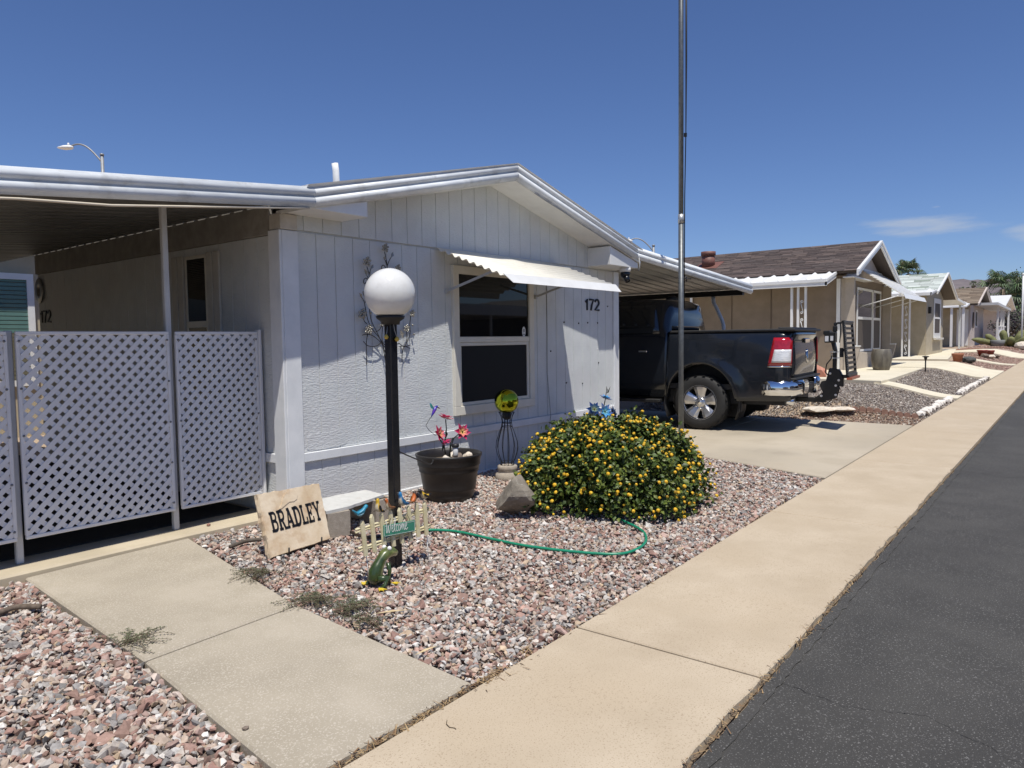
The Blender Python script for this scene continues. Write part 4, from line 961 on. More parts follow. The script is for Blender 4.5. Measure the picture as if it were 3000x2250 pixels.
def bird(x, y, z, yaw, pitch, s, cb, cbel, chead, cwing, label, tailup=0.0):
    """small songbird, one lofted body from tail to beak; looks along +x before yaw"""
    sp = [(-.052,.020+tailup,.003,.006),(-.036,.012+tailup*.5,.006,.010),(-.024,.004,.012,.013),(-.008,.0,.018,.018),(.010,.006,.0185,.019),(.022,.017,.014,.015),(.030,.026,.0125,.013),(.039,.031,.0125,.0125),(.047,.030,.009,.009),(.051,.028,.004,.004),(.060,.026,.0012,.0012)]
    ca, sa, cp, s_p = math.cos(yaw), math.sin(yaw), math.cos(pitch), math.sin(pitch)
    def tf(p):
        a, b, c = p[0]*s, p[1]*s, p[2]*s; a, c = a*cp-c*s_p, a*s_p+c*cp; return (x+a*ca-b*sa, y+a*sa+b*ca, z+c)
    mb = MB(); rings, n = [], 10; cols = []
    for i, (u, zc, rw, rh) in enumerate(sp):
        rings.append([tf((u, rw*math.cos(2*math.pi*j/n), zc+rh*math.sin(2*math.pi*j/n))) for j in range(n)])
        for j in range(n):
            up = math.sin(2*math.pi*j/n)
            cols.append((.02,.02,.02) if i >= 9 else chead if i >= 6 else (cb if up > -.15 else cbel) if i > 1 else cwing)
    mb.loft(rings); mb.c = cols; o = mb.build('bird', BIRDM, WS, label=label)
    for sd in (-1,1):
        mb = MB(); pts = [(.016,sd*.0175,.016),(.006,sd*.0205,.018),(-.014,sd*.019,.012),(-.034,sd*.011,.006),(-.030,sd*.013,-.001),(-.010,sd*.0205,-.002),(.010,sd*.020,.004)]
        mb.extrude([tf(p) for p in pts], Vector(tf((0,sd*.0022,0)))-Vector(tf((0,0,0))), cwing); mb.build('wing', BIRDM, o)
        mb = MB(); mb.ball(tf((.041,sd*.011,.0345)), .0017*s, 6, 4, (.005,.005,.005)); mb.build('eye', BIRDM, o)
        mb = MB(); mb.tube([tf((.0,sd*.006,-.012)), tf((.004,sd*.006,-.032))], .0013, 5, col=(.05,.03,.02)); mb.build('foot', BIRDM, o)
BLUE, TEAL, YEL, BLK, ORG, BRN, CRM = (.02,.16,.36), (.02,.26,.36), (.70,.44,.03), (.012,.012,.012), (.55,.14,.03), (.22,.10,.04), (.62,.55,.40)
bird(2.880,3.437,.462,R(-10),R(8),1.05,(.02,.24,.38),(.10,.22,.24),(.02,.27,.42),(.02,.17,.26),'teal blue bird with raised tail', .014)
bird(3.012,3.437,.468,R(170),R(52),1.05,YEL,CRM,YEL,BLK,'yellow bird with black wings looking up')
bird(3.100,3.437,.462,R(165),R(35),.95,BRN,CRM,ORG,BRN,'orange breasted brown bird')
bird(3.215,3.437,.470,R(172),R(40),1.15,BLUE,CRM,(.02,.20,.46),(.02,.12,.26),'bright blue bird in the middle')
bird(3.325,3.437,.468,R(20),R(38),.9,ORG,CRM,(.05,.03,.02),BRN,'chestnut bird with dark head')
bird(3.418,3.437,.472,R(168),R(15),1.05,YEL,CRM,BLK,BLK,'yellow bird with black cap on the end picket')
# ============================================================ FROG
FR = E('frog_figurine', (2.97, 3.36, .02), 'green metal frog figurine with yellow feet at the lamp post foot', 'garden figurine')
FGM = mat('frog enamel', attr='Col', c2=(.62,.62,.62), scale=40, rough=.3, coat=.5)
G1, G2, G3 = (.040,.070,.018), (.12,.15,.04), (.40,.40,.17)
sp = [((2.915,.036),.030,.030),((2.908,.068),.042,.044),((2.918,.105),.043,.048),((2.940,.140),.035,.038),((2.962,.168),.030,.031),((2.985,.190),.036,.034),((3.015,.204),.042,.034),((3.048,.200),.041,.030),((3.076,.186),.030,.021),((3.092,.176),.010,.008)]
rings = []; cols = []; n = 16
for i, ((px_, pz_), rw, rh) in enumerate(sp):
    a = sp[max(0,i-1)][0]; b = sp[min(len(sp)-1,i+1)][0]; d = Vector((b[0]-a[0],0,b[1]-a[1])).normalized(); up = Vector((-d.z,0,d.x)); sd = Vector((0,1,0))
    for j in range(n):
        t = 2*math.pi*j/n; rings.append(Vector((px_,3.36,pz_))+sd*rw*math.cos(t)+up*rh*math.sin(t)); cols.append(G3 if math.sin(t) < -.35 or i >= 7 and math.sin(t) < .2 else (G2 if i >= 5 else G1))
mb = MB(); mb.loft([rings[i*n:(i+1)*n] for i in range(len(sp))]); mb.c = cols; mb.build('body', FGM, FR)
for sd, ym in ((-1,3.336),(1,3.384)):
    mb = MB(); mb.ball((3.012,ym,.232),.0145,12,8,(.75,.75,.72)); e = mb.build('eye', mat('eye enamel', attr='Col', rough=.15), FR)
    mb = MB(); mb.ball((3.021,ym-.002,.237),.0085,10,6,(.005,.005,.005)); mb.build('pupil', mat('eye enamel'), e)
    mb = MB(); mb.tube([(2.985,3.36+sd*.035,.15),(2.99,3.36+sd*.046,.105),(2.978,3.36+sd*.048,.055),(2.985,3.36+sd*.050,.018)], [.014,.012,.010,.008], 8, col=G1); mb.build('front_leg', FGM, FR)
    mb = MB(); mb.tube([(2.905,3.36+sd*.030,.07),(2.955,3.36+sd*.062,.065),(2.925,3.36+sd*.070,.03),(2.895,3.36+sd*.066,.020)], [.024,.022,.014,.009], 8, col=G1); mb.build('hind_leg', FGM, FR)
    def foot(cx, cy, cz, ang, L_):
        mb = MB(); pts = []
        for k, (da, rr) in enumerate(((-75,.35),(-38,1.0),(-24,.55),(-6,1.1),(6,.55),(30,1.0),(42,.5),(75,.35),(180,.35))):
            a = ang+R(da); pts.append((cx+L_*rr*math.cos(a), cy+L_*rr*math.sin(a), cz))
        mb.extrude(pts, (0,0,.005)); mb.build('webbed_foot', mat('yellow enamel', (.62,.44,.02), (.72,.55,.06), 40, .4), FR)
    foot(3.000+.012, 3.36+sd*.052, .018, R(-15+sd*30), .040); foot(2.885, 3.36+sd*.074, .022, R(-100 if sd < 0 else 40), .048)
mb = MB(); ribbon_glyph(mb, [(-.026,.0),(-.014,-.008),(0,-.010),(.014,-.008),(.026,0)], .006, (3.080,3.352,.182), (.35,-.75,0), (0,0,1), (.75,-.45,0), .004); mb.build('mouth', BLACKM, FR)
# ============================================================ BOARD ON CONCRETE BLOCKS
CMU = mat('concrete block', (.30,.26,.21), (.38,.33,.27), 25, .95, bump=.7, bscale=110, bdist=.005)
def cmu(c, yaw, label):
    root = None; L_, D_, H_ = .39, .19, .19; w = .032; ca, sa = math.cos(yaw), math.sin(yaw); mb = MB()
    outer = [(-L_/2,-D_/2),(L_/2,-D_/2),(L_/2,D_/2),(-L_/2,D_/2)]
    def hole(x0, x1): return [(x0,-D_/2+w),(x1,-D_/2+w),(x1,D_/2-w),(x0,D_/2-w)]
    h1, h2 = hole(-L_/2+w,-w/2), hole(w/2,L_/2-w)
    bxs = [(-L_/2,L_/2,-D_/2,-D_/2+w),(-L_/2,L_/2,D_/2-w,D_/2),(-L_/2,-L_/2+w,-D_/2+w,D_/2-w),(-w/2,w/2,-D_/2+w,D_/2-w),(L_/2-w,L_/2,-D_/2+w,D_/2-w)]
    for b in bxs: mb.bx(*b, 0, H_)
    mb.v = [(c[0]+a*ca-b*sa, c[1]+a*sa+b*ca, c[2]+z) for a,b,z in mb.v]
    return mb.build('concrete_block', CMU, None, label=label, cat='concrete block', group='blocks carrying the white board', fix=True)
cmu((3.53,4.62,gz(3.5)-.01), R(80), 'hollow concrete block under the near end of the white board')
cmu((4.02,4.66,gz(4)-.01), R(84), 'hollow concrete block under the far end of the white board')
mb = MB(); g = random.Random(8); zt = gz(3.7)+.18
pts = [(3.395,4.45),(3.60,4.445)]+[(3.60+.3*i/6, 4.445+.07*i/6+g.uniform(-.004,.004)) for i in range(1,6)]+[(3.93,4.52),(4.06,4.55),(4.10,4.83),(3.80,4.86),(3.55,4.85)]
mb.extrude([(a,b,zt) for a,b in pts], (0,0,.022)); mb.build('bench_board', mat('worn white board', (.50,.50,.475), (.58,.58,.555), 18, .7, bump=.3, bscale=40, c3=(.48,.46,.42), s3=14, lo3=.6, hi3=.7), None, label='worn white board lying across two concrete blocks', cat='board')
# ============================================================ TUB PLANTERS
TUBM = mat('dark tub resin', (.014,.012,.011), (.022,.019,.017), 20, .42, bump=.15, bscale=60)
def tub(cx, cy, z, label):
    root = E('tub_planter', (cx,cy,z), label, 'planter', 'black barrel tubs along the wall')
    mb = MB(); prof = [(.0,.0),(.208,.0),(.215,.01),(.220,.045),(.228,.050),(.226,.062),(.238,.115),(.247,.120),(.246,.132),(.268,.275),(.277,.281),(.276,.293),(.283,.335),(.291,.340),(.290,.352),(.297,.40),(.309,.425),(.310,.44),(.300,.445),(.290,.435),(.282,.40),(.276,.36)]
    mb.lathe(prof, (cx,cy,z), 56, cap=False); mb.build('tub', TUBM, root)
    mb = MB(); mb.lathe([(.0,.368),(.15,.372),(.279,.362)], (cx,cy,z), 28, cap=False); mb.build('soil', JOINTM, root)
    return root
T1 = (4.93,4.62,gz(4.93)-.022); tub(*T1, 'black barrel tub holding pink metal flowers')
T2 = (7.47,4.50,gz(7.47)-.022); tub(*T2, 'black barrel tub behind the bush holding blue metal flowers')
ROCKW = mat('pale rock', (.55,.47,.36), (.70,.64,.55), 14, .85, bump=.5, bscale=40)
ROCKD = mat('dark rock', (.13,.10,.08), (.24,.19,.15), 14, .85, bump=.5, bscale=40)
def rock(name, c, size, seed, m, label, cat='rock', group=None, n=2, smooth=False):
    vs, fs = rock_mesh(c, size, seed, n); mb = MB(); mb.add(vs, fs, None, smooth); return mb.build(name, m, None, label=label, cat=cat, group=group)
for t, nm in ((T1,'pink'),(T2,'blue')):
    zt = t[2]+.37
    for k, (dx, dy, s, m, lb) in enumerate(((-.15,-.10,(.075,.055,.06),ROCKW,'pale rock at the left of the %s flower tub'),(-.02,-.12,(.07,.05,.05),ROCKD,'dark rock in the middle of the %s flower tub'),(.09,-.02,(.06,.05,.055),ROCKD,'brown rock behind the middle of the %s flower tub'),(.14,.06,(.06,.05,.05),ROCKW,'pale rock at the back of the %s flower tub'),(.19,-.06,(.055,.05,.05),ROCKW,'pale pointed rock at the right of the %s flower tub'))):
        rock('rock', (t[0]+dx,t[1]+dy,zt+.02), s, 300+k+(10 if nm == 'blue' else 0), m, lb % nm, group='rocks in the planters')
# ============================================================ METAL FLOWERS
PETM = mat('petal enamel', attr='Col', rough=.25, coat=.6); STEMM = mat('stem green black', (.012,.018,.010), None, rough=.4, metal=.4)
def petal(mb, C0, axis, ang, L_, w, lift, c0, c1):
    axis = Vector(axis).normalized(); u = axis.orthogonal().normalized(); v = axis.cross(u); d = u*math.cos(ang)+v*math.sin(ang); s = axis.cross(d)
    P = lambda r, q, h: C0+d*r*L_+s*q*w+axis*h
    vs = [P(.06,0,0),P(.45,-.5,lift*.55+.004),P(.45,0,lift*.45-.006),P(.45,.5,lift*.55+.004),P(1,0,lift*1.0)]
    mb.add(vs, [(0,1,2),(0,2,3),(1,4,2),(2,4,3)], [c0, tuple(.15*a+.85*b for a,b in zip(c0,c1)), tuple(.45*a+.55*b for a,b in zip(c0,c1)), tuple(.15*a+.8*b for a,b in zip(c0,c1)), c1])
def flower(root, C0, axis, L_, cols, n=6, name='flower', lift=.02):
    C0 = Vector(C0)
    for k in range(n*2):
        mb = MB(); inner = k >= n
        petal(mb, C0+Vector(axis).normalized()*(.006 if inner else 0), axis, 2*math.pi*k/n+(.5 if inner else 0), L_*(.68 if inner else 1), L_*.52, lift*(1.6 if inner else 1), *(cols[1] if inner else cols[0])); mb.build('petal', PETM, root, solid=.0015)
    mb = MB(); ax = Vector(axis).normalized(); mb.tube([C0, C0+ax*.03], [.010,.004], 6, col=(.02,.015,.01)); mb.build('stamen', PETM, root)
PK = (((.36,.015,.07),(.50,.03,.12)),((.72,.55,.10),(.58,.06,.17))); PK2 = (((.30,.01,.06),(.50,.03,.11)),((.62,.10,.16),(.70,.08,.20)))
FL = E('metal_flower_stake', (4.90,4.60,T1[2]+.36), 'pink painted metal flowers with a hummingbird standing in the tub', 'garden ornament')
gz1 = T1[2]+.36
heads = [((4.875,4.60,.790),(.25,-.15,.95),.085,PK2),((4.745,4.57,.665),(.25,-.88,.35),.088,PK),((5.050,4.56,.650),(-.35,-.85,.35),.088,PK),((4.815,4.55,.605),(.2,-.3,-.8),.055,PK2)]
for C0, ax, L_, cc in heads:
    flower(FL, C0, ax, L_, cc)
for pts in ([(4.885,4.61,gz1),(4.86,4.61,.55),(4.895,4.61,.68),(4.875,4.60,.785)],[(4.88,4.60,gz1),(4.85,4.60,.54),(4.80,4.60,.60),(4.75,4.58,.655)],[(4.90,4.60,gz1),(4.94,4.60,.53),(4.985,4.60,.60),(5.04,4.57,.645)],[(4.92,4.60,gz1),(4.93,4.60,.55),(4.96,4.59,.605)]):
    mb = MB(); mb.tube(pts, .0055, 6); mb.build('stem', STEMM, FL)
for C0, d, L_ in (((4.80,4.58,.50),(.2,0,1),.09),((4.865,4.59,.61),(-.05,0,1),.08),((4.95,4.6,.44),(.8,-.2,.5),.07)):
    mb = MB(); C0, d = Vector(C0), Vector(d).normalized(); s = d.cross(Vector((0,1,0))).normalized()
    mb.add([C0,C0+d*L_*.5-s*L_*.22+Vector((0,-.01,0)),C0+d*L_*.55,C0+d*L_*.5+s*L_*.22+Vector((0,-.01,0)),C0+d*L_], [(0,1,2),(0,2,3),(1,4,2),(2,4,3)]); mb.build('leaf', STEMM, FL, solid=.0015)
mb = MB(); mb.tube([(4.885,4.60,.68),(4.82,4.58,.655),(4.70,4.57,.66),(4.625,4.57,.715),(4.588,4.57,.757),(4.625,4.57,.80),(4.675,4.57,.845)], .0026, 5); mb.build('bird_wire', STEMM, FL)
# hummingbird
HB = Vector((4.70,4.568,.885))
hcol = [(.03,.06,.20),(.05,.03,.30),(.10,.03,.34),(.07,.03,.36),(.05,.04,.32),(.04,.03,.25),(.02,.02,.03),(.01,.01,.01)]
mb = MB(); mb.tube([HB+Vector(p) for p in ((-.045,0,-.055),(-.028,0,-.035),(-.010,0,-.010),(.006,0,.012),(.018,0,.026),(.030,0,.030),(.042,0,.022),(.075,0,.006))], [.004,.009,.015,.016,.011,.012,.006,.0012], 8, col=hcol); hb = mb.build('hummingbird', PETM, FL)
for q, c in ((((-.004,0,.012),(-.045,-.01,.060),(-.070,-.01,.058),(-.055,-.01,.038),(-.060,-.01,.030),(-.040,-.01,.018),(-.018,0,-.002)),(.03,.28,.24)),(((.002,.004,.016),(-.014,.03,.062),(-.030,.03,.066),(-.030,.02,.030),(-.014,.006,.004)),(.02,.16,.24))):
    mb = MB(); mb.extrude([HB+Vector(p) for p in q], (0,.002,0), c); mb.build('wing', PETM, hb)
# solar stick light in the same tub
SLT = E('solar_stick_light', (4.88,4.49,gz1), 'small black capped solar light standing among the pink flowers', 'solar light')
mb = MB(); mb.lathe([(.0,.150),(.030,.150),(.034,.158),(.034,.180),(.0,.184)], (4.88,4.49,gz1), 16); mb.build('cap', BLACKM, SLT)
mb = MB(); mb.lathe([(.020,.07),(.024,.08),(.026,.15)], (4.88,4.49,gz1), 14); mb.build('lens', mat('ribbed lens', (.42,.42,.42), (.62,.62,.62), 60, .15, stretch=(3,3,.2)), SLT)
mb = MB(); mb.tube([(4.88,4.49,gz1+.07),(4.875,4.488,gz1-.01)], .005, 6); mb.build('stake', WHITE, SLT)
# blue flowers
BC = (((.55,.50,.06),(.01,.10,.42)),((.20,.45,.30),(.02,.22,.60))); BD = (((.02,.03,.06),(.01,.05,.20)),((.25,.28,.06),(.01,.08,.22)))
gz2 = T2[2]+.36
FB = E('metal_flower_stake', (7.47,4.50,gz2), 'blue painted metal flowers standing in the tub behind the bush', 'garden ornament')
for C0, ax, L_, cc in (((7.46,4.46,.64),(-.35,-.90,.25),.115,BC),((7.26,4.48,.68),(-.5,-.7,.5),.105,BD),((7.17,4.46,.60),(-.6,-.8,.1),.11,BD),((7.52,4.48,.79),(.1,-.3,.9),.085,BC),((7.68,4.48,.60),(.7,-.6,.2),.10,BD)):
    flower(FB, C0, ax, L_, cc)
    mb = MB(); mb.tube([(7.45+random.uniform(-.02,.02),4.50,gz2),(C0[0]*.4+7.45*.6,4.50,(C0[2]+gz2)/2),C0], .006, 6); mb.build('stem', STEMM, FB)
mb = MB(); mb.tube([(7.52,4.48,.79),(7.54,4.48,.86),(7.57,4.48,.90)], .004, 5); mb.extrude([(7.55,4.48,.85),(7.62,4.47,.93),(7.60,4.48,.86)], (0,.002,0)); mb.extrude([(7.55,4.48,.86),(7.53,4.47,.94),(7.575,4.48,.89)], (0,.002,0)); mb.build('bud', PETM if False else STEMM, FB)
# leaning hook rod
mb = MB(); mb.tube([(3.90,4.18,.655),(3.87,4.185,.652),(3.866,4.19,.672),(3.885,4.20,.682),(3.905,4.20,.668),(3.92,4.195,.64),(4.06,4.24,.585),(4.28,4.32,.505),(4.40,4.36,.458),(4.435,4.365,.455),(4.45,4.36,.47),(4.445,4.35,.49)], .0055, 7)
mb.tube([(3.888,4.186,.650),(3.83,4.17,.02)], .0045, 6); mb.build('hook_rod', mat('dark rod',(.03,.03,.03),None,rough=.5), None, label='thin dark hooked rod leaning beside the pink flower tub', cat='garden rod')
# ============================================================ GAZING BALL
GB = (5.99,4.77); gzb = gz(5.99)-.03
GS = E('gazing_ball_stand', (GB[0],GB[1],gzb), 'black wire hourglass stand on a concrete foot by the window', 'stand')
mb = MB(); mb.lathe([(.0,.0),(.125,.0),(.130,.02),(.125,.07),(.100,.085),(.092,.10),(.105,.115),(.105,.15),(.095,.16),(.0,.162)], (GB[0],GB[1],gzb), 32); mb.build('concrete_foot', CMU, GS)
zb = gzb+.16; prof = [(.070,.0),(.070,.04),(.085,.07),(.105,.13),(.118,.20),(.112,.27),(.086,.36),(.058,.44),(.050,.50),(.062,.56),(.082,.60)]
for k in range(11):
    a = 2*math.pi*k/11; mb = MB(); mb.tube([(GB[0]+r*math.cos(a), GB[1]+r*math.sin(a), zb+z*.93) for r, z in prof], .0036, 6); mb.build('wire', BLACKM, GS)
for r, z in ((.070,.0),(.070,.038),(.051,.48),(.058,.44),(.082,.60)):
    mb = MB(); mb.tube([(GB[0]+r*math.cos(2*math.pi*k/28), GB[1]+r*math.sin(2*math.pi*k/28), zb+z*.93) for k in range(29)], .0038, 6); mb.build('ring', BLACKM, GS)
mb = MB(); mb.lathe([(.02,.50),(.045,.52),(.05,.56),(.03,.585)], (GB[0],GB[1],zb-.02), 16); mb.build('socket', BLACKM, GS)
mb = MB(); mb.ball((GB[0],GB[1],zb+.558+.118),.128,48,32); mb.build('gazing_ball', mat('mirror lime glass', (.40,.43,.03), None, rough=.03, metal=1.0), None, label='mirrored lime green glass ball on the wire stand', cat='gazing ball')
# ============================================================ BOULDER AND LANTANA
BLD = mat('boulder', (.16,.14,.112), (.25,.22,.18), 7, .9, bump=.8, bscale=26, bdist=.012, c3=(.32,.30,.26), s3=12, lo3=.60, hi3=.75)
mb = MB(); vs, fs = rock_mesh((0,0,0), (1,1,1), 911, 3); V = []
for v in vs:
    x, y, z = v; t = (z+1)/2
    V.append((x*(.22-.11*t)+.02*t, y*(.24-.15*t)-.06*t, max(-.05,.05+.35*t)))
ca, sa = math.cos(R(-20)), math.sin(R(-20))
mb.add([(4.74+a*ca-b*sa, 3.72+a*sa+b*ca, gz(4.7)-.04+c) for a,b,c in V], fs); mb.build('boulder', BLD, None, label='wedge shaped grey brown boulder beside the yellow bush', cat='boulder')
BC_ = Vector((5.66,3.30,gz(5.66)-.02)); BRX, BRH = .80, .66
BUSH = E('lantana_bush', BC_, 'round green lantana bush covered with yellow flower heads', 'bush')
g = random.Random(31)
def dome(u, v, k=1.0, q=.60):
    """point on the lumpy dome; u azimuth, v 0..1 from rim to top"""
    r = BRX*(1+.06*math.sin(3*u+1)+.05*math.sin(5*u+.4)+.04*math.sin(9*u+4*v)+.03*math.sin(14*u-6*v)); e = v*math.pi/2
    x, y = r*math.cos(u)*math.cos(e)**q, r*math.sin(u)*math.cos(e)**q; z = BRH*(math.sin(e)**.85)*(1+.06*math.sin(4*u+2*v)+.05*math.sin(7*u+9*v))
    return Vector((x*k, y*k, z*(.35+.65*k) if k < 1 else z*k))
LEAFM = mat('lantana leaf', attr='Col', rough=.5, spec=.4)
mb = MB()
for i in range(21000):
    u = g.uniform(0,2*math.pi); v = g.random()**.9*.98; k = 1-abs(g.gauss(0,.085)) if g.random() < .70 else g.uniform(.50,.92)
    if g.random() < .05: k = g.uniform(1.0,1.09)
    p = BC_+dome(u,v,k)+Vector((g.gauss(0,.012),g.gauss(0,.012),g.gauss(0,.012)+.03))
    if p.z < BC_.z+.01: p.z = BC_.z+g.uniform(.01,.08)
    o = (p-BC_-Vector((0,0,.1))).normalized(); d = (o+Vector((g.gauss(0,.8),g.gauss(0,.8),g.gauss(0,.7)-.1))).normalized(); s = d.cross(o+Vector((g.gauss(0,.35),g.gauss(0,.35),.2))).normalized(); n = s.cross(d)
    if n.dot(o) < 0: n = -n
    L_ = g.uniform(.030,.056)*(1.25 if k < .88 else 1); w = L_*g.uniform(.30,.40); c = g.choice([(.042,.068,.011),(.060,.096,.015),(.082,.118,.018),(.032,.054,.011),(.115,.140,.024)]); f_ = g.uniform(.85,1.2); c = tuple(a*f_ for a in c)
    dr = -n*L_*.18
    mb.add([p, p+d*L_*.35-s*w+n*L_*.08, p+d*L_*.45-n*L_*.02, p+d*L_*.35+s*w+n*L_*.08, p+d*L_*.72-s*w*.6+dr*.2, p+d*L_*.72+s*w*.6+dr*.2, p+d*L_+dr], [(0,1,2),(0,2,3),(1,4,2),(3,2,5),(4,6,2),(2,6,5)], c)
SHOOTS = []
for i in range(110):
    u = g.uniform(0,2*math.pi); v = g.random()**1.3*.95; p0 = BC_+dome(u,v,.97)+Vector((0,0,.03)); o = (p0-BC_).normalized(); L0 = g.uniform(.04,.15); d0 = (o+Vector((g.gauss(0,.35),g.gauss(0,.35),g.uniform(.1,.7)))).normalized(); SHOOTS.append(p0+d0*L0)
    for k in range(int(L0/.014)+2):
        t = k/(int(L0/.014)+2); p = p0+d0*L0*t
        for sd in (-1,1):
            d = (d0*.3+Vector((g.gauss(0,1),g.gauss(0,1),g.gauss(0,.6)))).normalized(); s = d.cross(d0).normalized(); n = s.cross(d); L_ = g.uniform(.026,.050)*(1.1-.5*t); w = L_*.33; f_ = g.uniform(.9,1.4); c = tuple(q*f_ for q in (.090,.122,.020))
            mb.add([p, p+d*L_*.35-s*w+n*L_*.08, p+d*L_*.45, p+d*L_*.35+s*w+n*L_*.08, p+d*L_], [(0,1,2),(0,2,3),(1,4,2),(2,4,3)], c)
    mb.tube([p0,p0+d0*L0], .0016, 4, col=(.06,.09,.03))
mb.build('leaves', LEAFM, BUSH, kind='stuff')
mb = MB()
for i in range(60):
    u = g.uniform(0,6.28); v = g.random()*.9; p = dome(u,v,.9); mb.tube([BC_+Vector((p.x*.1,p.y*.1,0)), BC_+Vector((p.x*.5,p.y*.5,p.z*.6)), BC_+p], [.008,.005,.002], 5)
mb.build('stems', mat('woody stem', (.10,.07,.04), None, rough=.9), BUSH, kind='stuff')
# flower heads: one shared mesh, many parts
def lant_head(seed):
    q = random.Random(seed); mb = MB()
    for k in range(17):
        t = math.acos(1-(k+.5)/17*.98); a = k*2.399+q.uniform(-.2,.2); d = Vector((math.sin(t)*math.cos(a), math.sin(t)*math.sin(a), math.cos(t))); c0 = d*.0125; u = d.orthogonal().normalized(); w = d.cross(u)
        cc = (.74,.44,.015) if k < 7 else (.78,.52,.04) if q.random() < .7 else (.70,.34,.01); r = .0062
        mb.add([c0+d*.002]+[c0+(u*math.cos(R(72*j+q.uniform(-8,8)))+w*math.sin(R(72*j)))*r+d*.0015*(j % 2) for j in range(5)], [(0,1+j,1+(j+1)%5) for j in range(5)], cc)
    mb.ball((0,0,0),.0115,8,5,(.40,.25,.02)); mb.tube([(0,0,-.006),(0,0,-.05)],.0012,4,col=(.05,.10,.02)); return mb
FH = []; FLM = mat('lantana flower', attr='Col', rough=.6)
g = random.Random(90)
for i in range(296):
    u = g.uniform(R(118),R(305)) if g.random() < .94 else g.uniform(0,2*math.pi); v = g.random()**1.0*.97; p = BC_+dome(u,v,1.045+g.uniform(-.03,.035))+Vector((0,0,.03)); o = (p-BC_).normalized()
    if i < 60: p = SHOOTS[i]; o = (p-BC_).normalized()
    nn = (o+Vector((g.gauss(0,.3),g.gauss(0,.3),.5))).normalized(); rot = nn.to_track_quat('Z','Y').to_matrix()
    if len(FH) < 4:
        mb = lant_head(i); o_ = mb.build('flower_head', FLM, None); o_.parent = BUSH; FH.append(o_)
    else:
        o_ = FH[i % 4].copy(); COL.objects.link(o_); o_.parent = BUSH
    M = rot.to_4x4(); s = g.uniform(.65,1.22); o_.matrix_local = Matrix.Translation(p-BC_) @ M @ Matrix.Scale(s,4)
mb = MB(); g = random.Random(91)
for i in range(240):
    u = g.uniform(R(118),R(305)); v = g.random()**.8*.97; p = BC_+dome(u,v,1.03+g.uniform(-.04,.04))+Vector((0,0,.03)); o = (p-BC_).normalized()
    rot = (o+Vector((g.gauss(0,.3),g.gauss(0,.3),.5))).normalized().to_track_quat('Z','Y').to_matrix(); s = g.uniform(.6,1.1); q = lant_head(1000+i)
    f_ = g.choice([1,1,1,.8,.45]); mb.add([p+rot @ (Vector(w)*s) for w in q.v], q.f, [tuple(b*f_ for b in c) for c in q.c])
mb.build('flower_heads', FLM, BUSH, kind='stuff')
# ============================================================ HOSES
def hose(name, pts, r, m, label, dz=.0):
    P = [Vector((a,b,gz(a,b)+r+dz)) for a,b in pts]; out = []
    for i in range(len(P)-1):
        p0,p1,p2,p3 = P[max(0,i-1)],P[i],P[i+1],P[min(len(P)-1,i+2)]
        for k in range(8):
            t = k/8; out.append(.5*((2*p1)+(p2-p0)*t+(2*p0-5*p1+4*p2-p3)*t*t+(3*p1-p0-3*p2+p3)*t**3))
    out.append(P[-1]); mb = MB(); mb.tube(out, r, 10); return mb.build(name, m, None, label=label, cat='hose')
hose('garden_hose', [(3.93,3.99),(4.00,3.90),(4.06,3.72),(4.05,3.36),(4.055,3.05),(4.13,2.70),(4.24,2.45),(4.40,2.39),(4.60,2.42),(4.80,2.53),(4.93,2.67),(5.02,2.82),(5.12,2.95)], .0105, mat('green hose', (.012,.21,.115), (.018,.26,.15), 30, .35), 'green garden hose curling from the sign to the bush')
hose('drip_line', [(3.40,5.0),(3.60,4.76),(3.66,4.62),(3.60,4.44),(3.56,4.18),(3.66,4.12),(3.80,4.09),(3.90,4.02)], .012, mat('brown hose', (.035,.022,.018), (.05,.032,.026), 30, .5), 'dark brown irrigation hose behind the Welcome sign')
mb = MB()
for k in range(7): mb.tube([(3.925+.006*k+.013*math.cos(a), 3.99-.008*k, gz(3.9)+.012+.013*math.sin(a)) for a in [R(30*q) for q in range(13)]], .0022, 5)
mb.build('hose_spring', BLACKM, None, label='black coiled spring guard on the green hose end', cat='hose guard')
hose('edge_pipe', [(2.80,4.78),(2.87,4.80),(2.96,4.815),(3.04,4.76)], .014, mat('old pipe', (.07,.055,.045), (.12,.10,.08), 20, .8), 'weathered curved pipe beside the name stone', .012)
hose('fallen_palm_stalk', [(1.20,4.72),(1.33,4.70),(1.45,4.73),(1.535,4.62)], .016, mat('dry stalk', (.10,.075,.055), (.17,.13,.10), 30, .9), 'dry brown palm stalk lying on the left gravel', .0)
# ============================================================ FLAGPOLE
FPX, FPY = 9.30, 4.34; fz = gz(FPX)
FPL = E('flagpole', (FPX,FPY,fz), 'tall grey metal flagpole with ropes in front of the pickup', 'flagpole')
PIPE = mat('galvanised pipe', (.11,.12,.125), (.16,.17,.175), 20, .45, metal=.5)
mb = MB(); mb.tube([(FPX,FPY,fz-.2),(FPX,FPY,3.10)], .036, 16); mb.build('lower_pole', PIPE, FPL)
mb = MB(); mb.tube([(FPX,FPY,3.10),(FPX,FPY,7.6)], .033, 16); mb.build('upper_pole', PIPE, FPL)
mb = MB(); mb.tube([(FPX,FPY,3.05),(FPX,FPY,3.17)], .041, 16); mb.build('coupling', mat('pale metal', (.42,.43,.43), None, rough=.45, metal=.6), FPL)
mb = MB(); mb.ball((FPX,FPY,7.64),.06,16,10); mb.build('finial', PIPE, FPL)
d = Vector((.615,-.789,0))*.062
